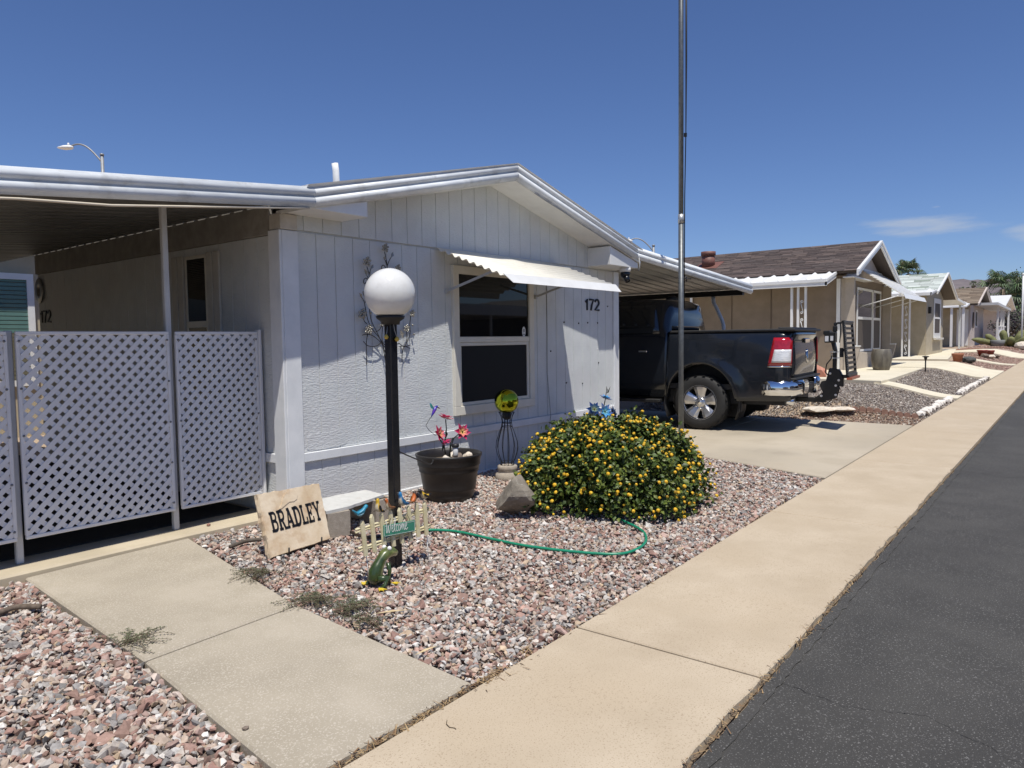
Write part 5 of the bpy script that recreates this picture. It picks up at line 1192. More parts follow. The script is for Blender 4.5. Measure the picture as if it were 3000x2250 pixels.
for k, (top, off) in enumerate(((7.4,.0),(7.4,.022))):
    mb = MB(); mb.tube([(FPX+d.x*(1.0+off*9),FPY+d.y*(1.0+off*9),top),(FPX+d.x*(1.05+off*8),FPY+d.y*(1.05+off*8),5.2),(FPX+d.x*1.05,FPY+d.y*1.05,4.25),(FPX+d.x*.8,FPY+d.y*.8,3.4),(FPX+d.x*.70,FPY+d.y*.70,1.9)], .007, 6); mb.build('rope', BLACKM, FPL)
mb = MB(); mb.bx(FPX+d.x*.6,FPX+d.x*1.3,FPY+d.y*1.3,FPY+d.y*.6,4.20,4.25); mb.tube([(FPX+d.x*.6,FPY+d.y*.6,2.30),(FPX+d.x*1.2,FPY+d.y*1.2,2.33)], .012, 6); mb.build('cleat', BLACKM, FPL)
mb = MB(); mb.tube([(FPX+d.x*.6,FPY+d.y*.6,2.31),(FPX+d.x*2.2,FPY+d.y*2.2,2.30)], .008, 6); mb.tube([(FPX+d.x*1.2,FPY+d.y*1.2,2.34),(FPX+d.x*1.2,FPY+d.y*1.2,2.26)], .006, 6); mb.build('cleat', BLACKM, FPL)
# ============================================================ WALL ORNAMENTS
ART = E('wall_flower_art', (4.65,5.17,1.9), 'wire flower wall sculpture with bead clusters behind the globe lamp', 'wall art')
WIRE = mat('dark wire', (.05,.048,.045), None, rough=.45, metal=.7); BEAD = mat('glass beads', (.30,.28,.23), (.42,.40,.34), 80, .18, metal=.4)
ay = 5.155
def wire(pts, r=.0042):
    P = [Vector((a,ay,b)) for a,b in pts]; out = []
    for i in range(len(P)-1):
        p0,p1,p2,p3 = P[max(0,i-1)],P[i],P[i+1],P[min(len(P)-1,i+2)]
        for k in range(5):
            t = k/5; out.append(.5*((2*p1)+(p2-p0)*t+(2*p0-5*p1+4*p2-p3)*t*t+(3*p1-p0-3*p2+p3)*t**3))
    out.append(P[-1]); mb = MB(); mb.tube(out, r, 5); mb.build('wire_stem', WIRE, ART)
wire([(4.681,2.34),(4.70,2.27),(4.712,2.211),(4.705,2.165),(4.70,2.05),(4.69,1.9),(4.68,1.75)]); wire([(4.712,2.211),(4.735,2.26),(4.765,2.30)]); wire([(4.705,2.22),(4.69,2.255),(4.673,2.28)])
wire([(4.70,2.14),(4.685,2.20),(4.655,2.215),(4.64,2.19),(4.65,2.17),(4.665,2.18)])
wire([(4.462,2.19),(4.484,2.128),(4.487,2.05),(4.475,1.95),(4.482,1.80),(4.50,1.70),(4.56,1.60),(4.622,1.504),(4.70,1.46),(4.84,1.486)]); wire([(4.487,2.07),(4.465,2.10),(4.445,2.125)]); wire([(4.487,2.12),(4.505,2.16),(4.52,2.185)])
wire([(4.475,2.03),(4.46,2.08),(4.43,2.075),(4.42,2.045),(4.435,2.03),(4.445,2.045)])
wire([(4.385,1.915),(4.42,1.87),(4.44,1.78),(4.47,1.68),(4.53,1.60),(4.60,1.53),(4.66,1.40),(4.672,1.37)]); wire([(4.41,1.95),(4.43,1.90),(4.435,1.86)])
wire([(4.395,1.74),(4.42,1.69),(4.45,1.67)]); wire([(4.388,1.566),(4.43,1.575),(4.50,1.565),(4.58,1.52),(4.66,1.45)]); wire([(4.40,1.51),(4.45,1.47),(4.55,1.465),(4.63,1.50),(4.72,1.50)])
wire([(4.462,1.60),(4.44,1.53),(4.433,1.468),(4.435,1.38),(4.432,1.295)]); wire([(4.638,1.66),(4.625,1.56),(4.63,1.48),(4.645,1.40),(4.667,1.302)])
wire([(5.00,1.75),(4.985,1.66),(4.985,1.58),(4.94,1.49),(4.893,1.44),(4.875,1.38),(4.872,1.303)]); wire([(4.935,1.61),(4.945,1.55),(4.935,1.49)]); wire([(4.84,1.486),(4.90,1.455),(4.986,1.468)]); wire([(4.84,1.455),(4.90,1.46),(4.98,1.436)])
wire([(4.555,1.596),(4.60,1.62),(4.63,1.66)])
def cluster(x, z, r):
    gg = random.Random(int(x*1000+z*100)); mb = MB(); mb.ball((x,ay-.004,z),r*.55,8,6,None,(1,.4,1))
    h = mb.build('flower_head', WIRE, ART)
    for k in range(13):
        a = k*2.4; q = r*math.sqrt((k+.5)/13); mb = MB(); mb.ball((x+q*math.cos(a),ay-.012-gg.random()*.006,z+q*math.sin(a)),r*.27,7,5); mb.build('bead', BEAD, h)
for x, z, r in ((4.681,2.375,.038),(4.458,2.232,.042),(4.836,2.195,.036),(4.389,1.760,.045),(4.635,1.680,.038),(5.010,1.775,.034),(4.931,1.630,.034),(4.458,1.620,.044)): cluster(x, z, r)
def wleaf(x, z, ang, L_):
    mb = MB(); d = Vector((math.cos(ang),0,math.sin(ang))); s = Vector((-d.z,0,d.x)); p = Vector((x,ay-.003,z))
    mb.add([p-d*L_/2,p-s*L_*.28+Vector((0,-.008,0)),p+Vector((0,.002,0)),p+s*L_*.28+Vector((0,-.008,0)),p+d*L_/2], [(0,1,2),(0,2,3),(1,4,2),(2,4,3)]); mb.build('leaf', BEAD, ART, solid=.001)
for a in ((4.772,2.32,1.1,.065),(4.52,2.19,.9,.06),(4.445,2.135,2.1,.07),(4.380,1.925,2.3,.055),(4.870,1.575,1.9,.085)): wleaf(*a)
for x, z in ((4.673,2.285),(4.41,1.955),(4.50,2.065),(5.014,1.662),(4.49,1.77),(5.033,1.572)):
    mb = MB(); mb.ball((x,ay-.008,z),.011,8,6); mb.build('bead', BEAD, ART)
# sun plate on the far end of the side wall
mb = MB(); q = MB(); q.lathe([(0,.0),(.055,.0),(.06,.012),(.075,.004),(.12,.008),(.125,.0)], (0,0,0), 24, cap=False); mb.add([(3.59-v[2]*1.0, 10.28+v[0], 2.20+v[1]*1.25) for v in q.v], q.f, None, True)
mb.build('wall_plate', mat('pewter', (.30,.30,.30), (.42,.42,.41), 30, .35, metal=.6), None, label='round pewter plate hung at the far end of the side wall', cat='wall plate', solid=.006)
# security camera under the right eave return
SCM = E('security_camera', (8.78,4.95,2.44), 'white and black dome security camera under the right eave', 'security camera')
mb = MB(); mb.lathe([(.0,.0),(.075,.0),(.075,-.045),(.06,-.058),(0,-.058)], (8.80,4.92,2.46), 20); mb.build('mount', WHITE, SCM)
mb = MB(); mb.ball((8.80,4.92,2.375),.066,16,10); mb.tube([(8.79,4.91,2.35),(8.76,4.86,2.275)], [.042,.034], 12); mb.build('camera_head', BLACKP, SCM)
# ============================================================ WEEDS, LEAVES, PEBBLES
WEEDM = mat('spurge leaf', attr='Col', rough=.7)
def weed(c, n, rad, dirs, label, seed):
    g = random.Random(seed); root = E('spurge_weed', (c[0],c[1],gz(*c)), label, 'weed', 'spurge weeds on the front walk')
    st, lf = MB(), MB()
    for i in range(n):
        a = R(g.uniform(*dirs)); L_ = rad*g.uniform(.35,1.0); p = Vector((c[0]+g.gauss(0,.02),c[1]+g.gauss(0,.02),gz(*c)+.004)); pts = [p]; k = int(L_/.02)+2
        for j in range(k):
            a += g.gauss(0,.22); p = p+Vector((math.cos(a),math.sin(a),0))*L_/k; p.z = gz(p.x,p.y)+.008+.016*math.sin(math.pi*(j+1)/k)+g.uniform(0,.006); pts.append(p.copy())
            for sd in (-1,1):
                b = a+sd*g.uniform(.7,1.4); d = Vector((math.cos(b),math.sin(b),g.uniform(.0,.6))).normalized(); s = d.cross(Vector((0,0,1))).normalized(); l = g.uniform(.007,.014); cc = g.choice([(.085,.105,.05),(.12,.14,.07),(.06,.08,.04),(.10,.10,.055)])
                lf.add([p,p+d*l*.5-s*l*.3,p+d*l,p+d*l*.5+s*l*.3], [(0,1,2,3)], cc)
        st.tube(pts, .0011, 4, col=(.12,.08,.05))
    st.build('stems', WEEDM, root); lf.build('leaves', WEEDM, root, kind='stuff')
weed((1.585,3.72), 26, .26, (-75,75), 'spurge weed sprawling at the left edge of the walk', 1)
weed((2.66,4.12), 40, .27, (100,260), 'spurge weed nearest the name stone on the right walk edge', 2)
weed((2.545,3.42), 60, .22, (60,300), 'thick spurge weed at the walk joint beside the gravel', 3)
weed((2.56,3.16), 60, .20, (0,360), 'thick spurge weed in the gravel right of the walk joint', 4)
weed((2.50,2.96), 30, .16, (60,300), 'small spurge weed nearest the sidewalk', 5)
DRY = mat('dry leaf', (.50,.38,.20), (.58,.47,.29), 30, .8)
for k, (x, y, a, L_, lb) in enumerate(((2.64,2.92,R(-40),.20,'long dry palm blade lying beside the weeds'),(2.40,2.42,R(-10),.13,'dry palm blade at the corner of walk and sidewalk'),(3.02,4.60,R(60),.12,'dry straw blade left of the name stone'))):
    mb = MB(); d = Vector((math.cos(a),math.sin(a),0)); s = Vector((-d.y,d.x,0)); p = Vector((x,y,gz(x)+.012))
    mb.add([p-d*L_/2, p-s*.010+Vector((0,0,.008)), p+Vector((0,0,.002)), p+s*.010+Vector((0,0,.008)), p+d*L_/2+Vector((0,0,.006))], [(0,1,2),(0,2,3),(1,4,2),(2,4,3)]); mb.build('dry_leaf', DRY, None, solid=.001, label=lb, cat='leaf', group='dry leaves on the ground')
rock('pebble', (1.50,2.50,gz(1.5)+.012), (.017,.013,.009), 55, ROCKD, 'single dark pebble lying on the front walk', 'pebble', n=1)
rock('pebble', (3.02,5.46,.068), (.022,.018,.014), 56, mat('red pebble', (.30,.15,.11), None, rough=.8), 'small red pebble on the porch slab below the lattice', 'pebble', n=1)
mb = MB(); mb.tube([(2.01,1.92,.024),(1.99,1.905,.023),(1.98,1.88,.022),(1.988,1.86,.022),(1.985,1.85,.022)], .0014, 5); mb.build('twig', mat('twig', (.09,.06,.03), None, rough=.9), None, label='thin curled twig on the sidewalk', cat='twig')
# ============================================================ NEIGHBOURING HOUSES
TAN = mat('brown siding', (.20,.155,.115), (.235,.185,.14), 3, .75, bump=.3, bscale=30, bstretch=(6,6,.4))
TANL = mat('light tan stucco', (.42,.365,.30), (.47,.41,.34), 5, .85, bump=.3, bscale=90)
PINKW = mat('pale pink siding', (.50,.43,.38), (.56,.49,.44), 3, .7)
BEIGE = mat('beige siding', (.40,.345,.24), (.46,.40,.29), 3, .75, bump=.2, bscale=40, bstretch=(6,6,.5))
DKBR = mat('dark brown paint', (.10,.075,.055), None, rough=.7)
NW = mat('bright white enamel', (.80,.80,.78), (.72,.72,.70), 2, .35)
SHBR = mat('brown shingle', attr='Col', c2=(.65,.65,.65), scale=60, rough=.9, bump=.4, bscale=150)
SHWH = mat('pale shingle', attr='Col', c2=(.9,.9,.9), scale=60, rough=.9)
def prism_y(mb, prof, y0, y1):
    """closed (x, z) profile extruded from y0 to y1"""
    mb.extrude([(a,y0,b) for a,b in prof], (0,y1-y0,0))
def shingles(root, x_e, z_e, x_r, z_r, y0, y1, rows, tabw, m, cols, parts=300, seed=1, mark=None, thick=.02, detail=True):
    """courses of tabs on a slope from eave (x_e, z_e) to ridge (x_r, z_r)"""
    g = random.Random(seed); tabs = []
    up = Vector((x_r-x_e,0,z_r-z_e)); L_ = up.length; u = up.normalized(); n = Vector((-u.z,0,u.x)); n = n if n.z > 0 else -n
    for r in range(rows):
        y = y0+ (-(r % 2)*tabw*.5 if r % 2 else 0)
        while y < y1-.01:
            w = tabw*g.uniform(.7,1.3); a, b = max(y,y0), min(y+w,y1)
            if b-a > .03:
                s0 = L_*r/rows; s1 = min(L_, L_*(r+1.35)/rows); t = thick*g.uniform(.7,1.2)
                P = lambda s, yy, h: Vector((x_e,0,z_e))+u*s+n*h+Vector((0,yy,0))
                gap = .006
                vs = [P(s0,a+gap,t*1.0),P(s0,b-gap,t*1.0),P(s1,b-gap,.008),P(s1,a+gap,.008),P(s0,a+gap,0),P(s0,b-gap,0)]
                c = g.choice(cols); f = g.uniform(.8,1.2); c = tuple(q*f for q in c)
                if mark and g.random() < mark[0]: c = mark[1]
                tabs.append((a, vs, c))
            y += w
    tabs.sort(key=lambda t: t[0]); fs = [(0,1,2,3),(4,5,1,0),(4,0,3),(1,5,2)]
    for a, vs, c in tabs[:parts]:
        mb = MB(); mb.add(vs, fs, c); mb.build('shingle', m, root)
    if tabs[parts:]:
        mb = MB()
        for a, vs, c in tabs[parts:]: mb.add(vs, fs, c)
        mb.build('shingles', m, root, kind='stuff')
def gable_house(name, label, x0, x1, yf, yb, zg, zw, xr, zr, over, wallm, gablem, pitchx, parts_=True):
    """walls + gable + roof decks; returns root. zw wall plate height, (xr, zr) ridge underside at the wall plane"""
    root = E(name, ((x0+x1)/2, yf, zg), label, 'house')
    mb = MB(); mb.bx(x0,x1,yf,yb,zg-.3,zw); mb.build('wall', wallm, root)
    mb = MB(); prism_y(mb, [(x0,zw+.001),(x1,zw+.001),(xr,zr)], yf+.004, yb-.004); mb.build('gable', gablem, root)
    return root
def roof_deck(root, xe, ze, xr, zr, y0, y1, t, m):
    mb = MB(); mb.extrude([(xe,y0,ze-t),(xr,y0,zr-t),(xr,y0,zr),(xe,y0,ze)], (0,y1-y0,0)); return mb.build('roof', m, root)
def rake(root, pts, y, h, m, t=.05, name='rake_board'):
    for (xa,za),(xb,zb) in zip(pts[:-1],pts[1:]):
        mb = MB(); mb.extrude([(xa,y,za-h),(xb,y,zb-h),(xb,y,zb),(xa,y,za)], (0,-t,0)); mb.extrude([(xa,y-t,za-h*.42),(xb,y-t,zb-h*.42),(xb,y-t,zb),(xa,y-t,za)], (0,-t*.5,0)); mb.build(name, m, root)
def scroll_post(root, x, y0, y1, z0, z1, m, single=False, ax='y'):
    """pair of thin posts with wrought scrolls between"""
    P = (lambda a, z: (x,a,z)) if ax == 'y' else (lambda a, z: (a,x,z))
    for a in (y0, y1):
        mb = MB(); p = P(a,0); mb.bx(p[0]-.028,p[0]+.028,p[1]-.028,p[1]+.028,z0,z1); mb.build('post', m, root)
    c = (y0+y1)/2; hw = abs(y1-y0)*.34; z = z0+.15; k = 0
    while z < z1-.35:
        for sg in (-1,1):
            zz = z if sg < 0 else z+.30; mb = MB(); mb.tube([P(c+sg*hw*.55*math.cos(t)*(1-t/14), zz+hw*.55*math.sin(t)*(1-t/14)) for t in np.linspace(0,7.5,16)], .010, 5); mb.build('scroll', m, root)
        mb = MB(); mb.tube([P(c-hw*.5,z+.02),P(c+hw*.5,z+.28)], .010, 5); mb.build('scroll', m, root); z += .5
# ------------------------------------------------------------ house 2 (tan, brown shingles)
Z2 = .50
H2 = gable_house('tan_house', 'tan house with brown shingle roof and white striped awning beyond the pickup', 21.95, 26.95, 5.30, 15.5, Z2, 3.18, 24.3, 4.18, .3, TAN, PINKW, .38)
roof_deck(H2, 21.55, 3.28, 24.3, 4.33, 4.92, 15.8, .06, SHBR if False else DKBR); roof_deck(H2, 27.25, 3.22, 24.3, 4.33, 4.92, 15.8, .06, DKBR)
shingles(H2, 21.50, 3.27, 24.3, 4.335, 4.90, 15.8, 22, .42, SHBR, [(.115,.085,.075),(.09,.066,.058),(.14,.105,.09),(.07,.052,.047),(.10,.078,.07)], 300, 3)
rake(H2, [(21.50,3.30),(24.3,4.34),(27.3,3.24)], 4.91, .17, NW)
mb = MB(); mb.bx(21.62,24.0,5.0,5.29,3.10,3.13); mb.extrude([(21.9,4.95,3.22),(22.2,4.95,3.22),(22.2,4.95,3.36)], (0,.3,0)); mb.build('soffit', NW, H2)
for y in (7.35,8.55,9.8,11.0): part('panel_seam', [(21.93,21.949,y,y+.018,Z2,3.15)], DKBR, H2, 0)
# roof vent cap
vc = MB(); vc.lathe([(.21,.0),(.21,.34),(.19,.34),(.19,.37),(.235,.37),(.235,.50),(.0,.51)], (22.95,9.75,3.80), 20); vc.build('roof_vent', mat('brown vent', (.15,.065,.05), (.19,.085,.065), 6, .6), H2)
mb = MB(); mb.extrude([(22.65,9.35,3.70),(23.3,9.35,3.955),(23.3,9.35,3.99),(22.65,9.35,3.735)], (0,.8,0)); mb.build('vent_flashing', mat('brown vent'), H2)
# fins either side of the window bay, flared feet
for x in (21.90, 26.75):
    mb = MB(); prof = [(5.299,Z2-.1),(5.06,Z2-.1),(4.90,1.12),(4.90,1.20),(5.05,1.20),(5.05,3.12),(5.299,3.12)]; mb.extrude([(x,a,b) for a,b in prof], (.10,0,0)); mb.build('wing_wall', TANL, H2)
    mb = MB(); mb.extrude([(x-.012,4.885,1.19),(x-.012,4.885,1.225),(x-.012,5.06,1.225),(x-.012,5.06,1.19)], (.124,0,0)); mb.build('sill', NW, H2)
part('corner_board', [(21.905,21.948,5.42,5.52,Z2,3.1)], NW, H2, 0); part('corner_board', [(21.93,21.949,5.30,5.41,Z2,3.1)], TANL, H2, 0)
def n_window(root, x0, x1, z0, z1, y, mid=None, fm=NW, w=.07, glass=GLASS, blind=False):
    o = part('window', sash(x0,x1,z0,z1,y-.04,w)+([(x0+w,x1-w,y-.035,y-.01,mid-.04,mid+.04)] if mid else []), fm, root, 0)
    zs = [(z0+w,mid-.04),(mid+.04,z1-w)] if mid else [(z0+w,z1-w)]
    for k, (a, b) in enumerate(zs):
        mb = MB(); mb.bx(x0+w,x1-w,y-.022,y-.012,a,b); mb.build('pane', glass if k == len(zs)-1 else SCR2, o)
    return o
SCR2 = mat('brown sun screen', (.07,.055,.045), (.085,.068,.055), 200, .7)
n_window(H2, 23.2, 25.15, 1.02, 2.92, 5.30, 2.02); n_window(H2, 25.25, 26.35, 1.02, 2.92, 5.30, 2.02)
part('bay_base', [(22.01,26.74,5.16,5.297,Z2,1.0)], TANL, H2, 0)
# slatted awning: stepped slats, each a part
aw2 = MB(); aw2.extrude([(23.55,5.285,3.46),(23.55,5.285,3.50),(26.95,5.285,3.50),(26.95,5.285,3.46)], (0,-.04,0)); aw2 = aw2.build('awning', NW, H2, label='white slatted window awning')
for i in range(13):
    t = i/13; y = 5.26-1.12*t; z = 3.47-.80*t; mb = MB(); mb.extrude([(23.55,y,z+.002),(23.55,y-.052,z-.034),(23.55,y-.052,z-.044),(23.55,y,z-.010)], (3.4,0,0)); mb.build('slat', NW, aw2)
    mb = MB(); mb.extrude([(23.58,y-.040,z-.060),(23.58,y-.095,z-.100),(23.58,y-.095,z-.106),(23.58,y-.040,z-.066)], (3.34,0,0)); mb.build('slat', CREAM, aw2)  # lower slats in cream: shade between the steps put into the colour
mb = MB(); mb.extrude([(23.50,4.12,2.68),(23.50,4.06,2.55),(23.50,4.05,2.55),(23.50,4.11,2.69)], (3.5,0,0)); mb.build('valance', NW, aw2)
for x in (23.6,25.2,26.9):
    mb = MB(); mb.tube([(x,5.28,2.35),(x,4.16,2.66)], .015, 6); mb.build('support_arm', NW, aw2)
# side patio cover of house 2 and its scroll posts
PC2 = E('patio_cover', (20.8,8,Z2), 'narrow white patio cover along the tan house side', 'patio cover')
mb = MB(); mb.extrude([(20.62,5.48,2.98),(21.56,5.48,3.22),(21.56,5.48,3.25),(20.62,5.48,3.01)], (0,9,0)); mb.build('roof_pan', NW, PC2)
for i in range(24):
    y = 5.55+.38*i; mb = MB(); mb.extrude([(20.62,y,3.01),(21.56,y,3.25),(21.56,y+.05,3.30),(20.62,y+.05,3.06)], (0,.02,0)); mb.build('rib', NW, PC2)
mb = MB(); mb.bx(20.57,20.62,5.44,14.5,2.84,3.02); mb.bx(20.55,20.57,5.44,14.5,2.94,3.02); mb.build('fascia', NW, PC2)
rake(PC2, [(20.57,3.02),(21.56,3.28)], 5.48, .17, NW, .04, 'fascia')
scroll_post(PC2, 20.75, 6.02, 6.22, Z2, 2.93, NW); part('post', [(20.72,20.78,6.36,6.42,Z2,2.93)], NW, PC2, 0)
scroll_post(PC2, 20.75, 9.35, 9.60, Z2, 2.93, NW)
# barrel planter, path light
BARM = mat('glazed barrel', (.15,.135,.105), (.07,.06,.05), 7, .45, stretch=(1,1,.25), lo=.42, hi=.62)
mb = MB(); mb.lathe([(.0,.0),(.20,.0),(.24,.12),(.265,.30),(.262,.44),(.235,.56),(.22,.58),(.20,.57),(.19,.50),(0,.48)], (22.30,4.42,.535), 28); mb.build('barrel_planter', BARM, None, label='streaked brown glazed barrel planter before the tan house', cat='planter')
PL = E('path_light', (23.1,3.46,gz(23.1,3.46)), 'small black path light at the pad edge', 'path light')
mb = MB(); mb.tube([(23.1,3.46,gz(23.1,3.46)-.05),(23.1,3.46,gz(23.1,3.46)+.30)], .018, 8); mb.build('stake', BLACKM, PL)
mb = MB(); mb.lathe([(.0,.0),(.03,.0),(.045,.07),(.085,.085),(.09,.10),(0,.12)], (23.1,3.46,gz(23.1,3.46)+.29), 14); mb.build('lamp_head', BLACKM, PL)
# white edging stones, scalloped bricks, flat rocks
WST = mat('white edging stone', (.62,.57,.50), (.74,.70,.64), 9, .85, bump=.4, bscale=30)
g = random.Random(17); k = 0; x = 13.95
while x < 24.4:
    s = g.uniform(.10,.17)
    if not (17.35 < x < 18.4): rock('edging_stone', (x,2.14+g.uniform(-.02,.02),gz(x,2.14)+s*.22), (s,s*.65,s*.45), 700+k, WST, 'white edging stone along the sidewalk before the tan house', 'stone', 'white edging stones along the sidewalk', 1); k += 1
    x += s*2.05
BRK = mat('terracotta edging', (.25,.14,.10), (.31,.18,.13), 12, .85)
def scallop(x, y, ang, w, h, label, grp):
    mb = MB(); d = Vector((math.cos(ang),math.sin(ang),0)); n = Vector((-d.y,d.x,0)); p = Vector((x,y,gz(x,y)-.05)); pts = [p-d*w/2]+[p+d*(w/2)*math.cos(R(a))*-1+Vector((0,0,h*.45+h*.55*math.sin(R(a)))) for a in range(0,181,30)]+[p+d*w/2]
    mb.extrude([q-n*.03 for q in pts], n*.06); mb.build('edging_brick', BRK, None, label=label, cat='brick', group=grp)
for i in range(10):
    t = i/9; scallop(13.30+.42*t, 3.15-.95*t, math.atan2(-.95,.42), .105, .10, 'scalloped red edging brick dividing the two gravels', 'scalloped edging bricks')
for i in range(20):
    t = i/19; scallop(42.0+6.1*t, 4.9-2.05*t, math.atan2(-2.05,6.1), .32, .14, 'scalloped red edging brick near the cactus', 'far scalloped edging bricks')
rock('flat_rock', (13.12,3.55,gz(13.12,3.55)+.06), (.20,.30,.06), 41, ROCKW, 'large flat pale rock beside the driveway', 'rock'); rock('flat_rock', (13.22,3.22,gz(13.22,3.22)+.04), (.14,.22,.05), 42, ROCKW, 'smaller flat rock touching the large flat rock', 'rock')
rock('red_rock', (18.2,5.0,.60), (.28,.28,.22), 43, mat('salmon rock', (.42,.16,.10), (.50,.24,.17), 8, .9), 'salmon red rock on the pad behind the pickup bumper', 'rock')
# ------------------------------------------------------------ house 3 (beige, pale shingles)
Z3 = .62
H3 = gable_house('beige_house', 'beige house with pale speckled shingle gable, second beyond the pickup', 33.35, 37.7, 5.0, 15, Z3, 3.10, 35.5, 3.86, .4, BEIGE, BEIGE, .35)
roof_deck(H3, 32.7, 3.16, 35.35, 4.04, 4.56, 15.2, .06, DKBR); roof_deck(H3, 38.1, 3.10, 35.35, 4.04, 4.56, 15.2, .06, DKBR)
shingles(H3, 32.68, 3.16, 35.35, 4.05, 4.55, 15.2, 14, .55, SHWH, [(.50,.54,.50),(.47,.51,.47),(.53,.57,.53)], 240, 5, (.10,(.28,.33,.27)))
rake(H3, [(32.68,3.19),(35.35,4.07),(38.15,3.13)], 4.56, .12, NW, .05)
wb = n_window(H3, 35.0, 36.85, 1.36, 3.02, 5.0, 2.2, NW, .2, SCR2); part('window_box', [(34.9,36.95,4.85,4.955,1.28,1.36)], CREAM, H3, 0)
part('wall_light', [(33.75,33.95,4.90,4.995,2.35,2.62)], BLACKM, H3, 0)
PC3 = E('patio_cover', (31.9,8,Z3), 'white patio cover of the beige house with scroll posts', 'patio cover')
mb = MB(); mb.extrude([(31.5,4.6,3.02),(32.7,4.6,3.20),(32.7,4.6,3.24),(31.5,4.6,3.06)], (0,9,0)); mb.build('roof_pan', NW, PC3); mb = MB(); mb.bx(31.45,31.5,4.55,13.6,2.98,3.09); mb.build('fascia', NW, PC3); rake(PC3, [(31.45,3.09),(32.7,3.26)], 4.6, .11, NW, .04, 'fascia')
for i in range(10):
    mb = MB(); y = 4.7+.85*i; mb.extrude([(31.5,y,3.06),(32.7,y,3.24),(32.7,y+.1,3.30),(31.5,y+.1,3.12)], (0,.02,0)); mb.build('rib', NW, PC3)
scroll_post(PC3, 31.9, 5.35, 5.60, Z3, 3.05, NW, ax='y'); scroll_post(PC3, 31.9, 6.4, 6.65, Z3, 3.05, NW)
CP3 = E('carport', (40.3,5,Z3), 'white carport roof right of the beige house', 'carport')
mb = MB(); mb.extrude([(37.7,4.7,3.18),(43.0,4.7,2.95),(43.0,4.7,3.06),(37.7,4.7,3.30)], (0,8,0)); mb.build('roof', NW, CP3)
for x, y in ((42.8,4.9),(42.8,8.0),(42.8,11.5)): part('post', [(x,x+.09,y,y+.09,gz(x,y),2.95)], POSTM, CP3, 0)
# pots and boulders before house 3
TERR = mat('terracotta', (.30,.115,.06), (.36,.15,.085), 8, .8); REDG = mat('red glaze', (.20,.035,.025), (.26,.05,.035), 8, .4)
def pot(x, y, r, h, m, label):
    z = gz(x,y); mb = MB(); mb.lathe([(0,.0),(r*.66,.0),(r*.9,h*.74),(r*1.0,h*.76),(r*1.03,h*.98),(r*.92,h),(r*.88,h*.85),(0,h*.8)], (x,y,z), 24); mb.build('flower_pot', m, None, label=label, cat='flower pot')
pot(29.15,3.40,.185,.29,TERR,'empty terracotta pot on the red gravel'); pot(35.3,3.25,.20,.26,REDG,'wide red glazed bowl beside low red rocks'); pot(35.75,3.02,.15,.29,REDG,'dark red glazed pot behind the wide bowl')
rock('boulder', (29.7,3.12,gz(29.7,3.12)+.10), (.24,.22,.15), 61, mat('dark boulder', (.06,.065,.06), (.10,.10,.095), 6, .8), 'dark smooth boulder beside the terracotta pot', 'boulder')
rock('rock', (34.9,3.15,gz(34.9,3.15)+.06), (.20,.20,.10), 62, ROCKD, 'flat red rock in front of the wide bowl', 'rock'); rock('rock', (35.2,2.95,gz(35.2,2.95)+.06), (.18,.17,.10), 63, ROCKW, 'low pale red rock nearest the sidewalk by the bowl', 'rock'); rock('rock', (36.5,2.9,gz(36.5,2.9)+.06), (.22,.18,.10), 64, ROCKD, 'flat red rock right of the dark red pot', 'rock')
# ------------------------------------------------------------ house 4 (shingles, porch) and house 5 (white roof)
Z4 = .80
H4 = gable_house('porch_house', 'brown roofed house with white doors and porch posts down the street', 52.0, 59.2, 5.45, 16, Z4, 3.25, 55.6, 4.2, .4, PINKW, PINKW, .3)
roof_deck(H4, 51.2, 3.28, 55.4, 4.42, 5.0, 16.3, .08, DKBR); roof_deck(H4, 59.6, 3.25, 55.4, 4.42, 5.0, 16.3, .08, DKBR)
shingles(H4, 51.15, 3.29, 55.4, 4.44, 4.98, 16.3, 10, .9, SHBR, [(.24,.185,.13),(.20,.15,.105),(.28,.22,.16)], 120, 9, thick=.03)
rake(H4, [(51.15,3.32),(55.4,4.46),(59.65,3.28)], 5.0, .14, PINKW, .06)
for i in range(2): part('door', [(49.99-.0+i*0,50.0,0,0,0,0)], NW, H4, 0) if False else None
part('side_panel', [(51.95,51.99,5.6,8.6,Z4,3.1)], BEIGE, H4, 0); part('door', [(51.93,51.985,5.55,6.15,Z4,3.0)], NW, H4, 0)
n_window(H4, 54.3, 55.4, 1.9, 3.0, 5.45, None, NW, .1); q = MB(); q.lathe([(0,0),(.35,0),(.35,.05),(0,.05)], (0,0,0), 20); mb = MB(); mb.add([(53.2+v[0]*.6,5.44-v[2],2.35+v[1]*1.4) for v in q.v], q.f); mb.build('oval_plaque', DKBR, H4)
PC4 = E('porch_roof', (57.5,4.2,Z4), 'flat porch roof with thin posts and white siding rail down the street', 'porch roof')
mb = MB(); mb.extrude([(53.8,4.2,3.26),(63.8,4.2,3.12),(63.8,4.2,3.28),(53.8,4.2,3.42)], (0,1.2,0)); mb.build('roof', POSTM, PC4)
for x, y in ((56.8,4.4),(59.4,4.4),(61.2,4.4),(63.2,4.25)): part('post', [(x,x+.11,y,y+.11,gz(x,y),3.2)], NW, PC4, 0)
for i in range(14): part('rail_board', [(57.0+.44*i,57.0+.44*i+.40,4.50,4.56,gz(58,4.4),1.95)], NW, PC4, 0)
part('rail_cap', [(56.9,63.2,4.44,4.60,1.95,2.02)], NW, PC4, 0)
SC4 = E('patio_cover', (50.6,8,Z4), 'white side cover with posts before the brown roofed house', 'patio cover')
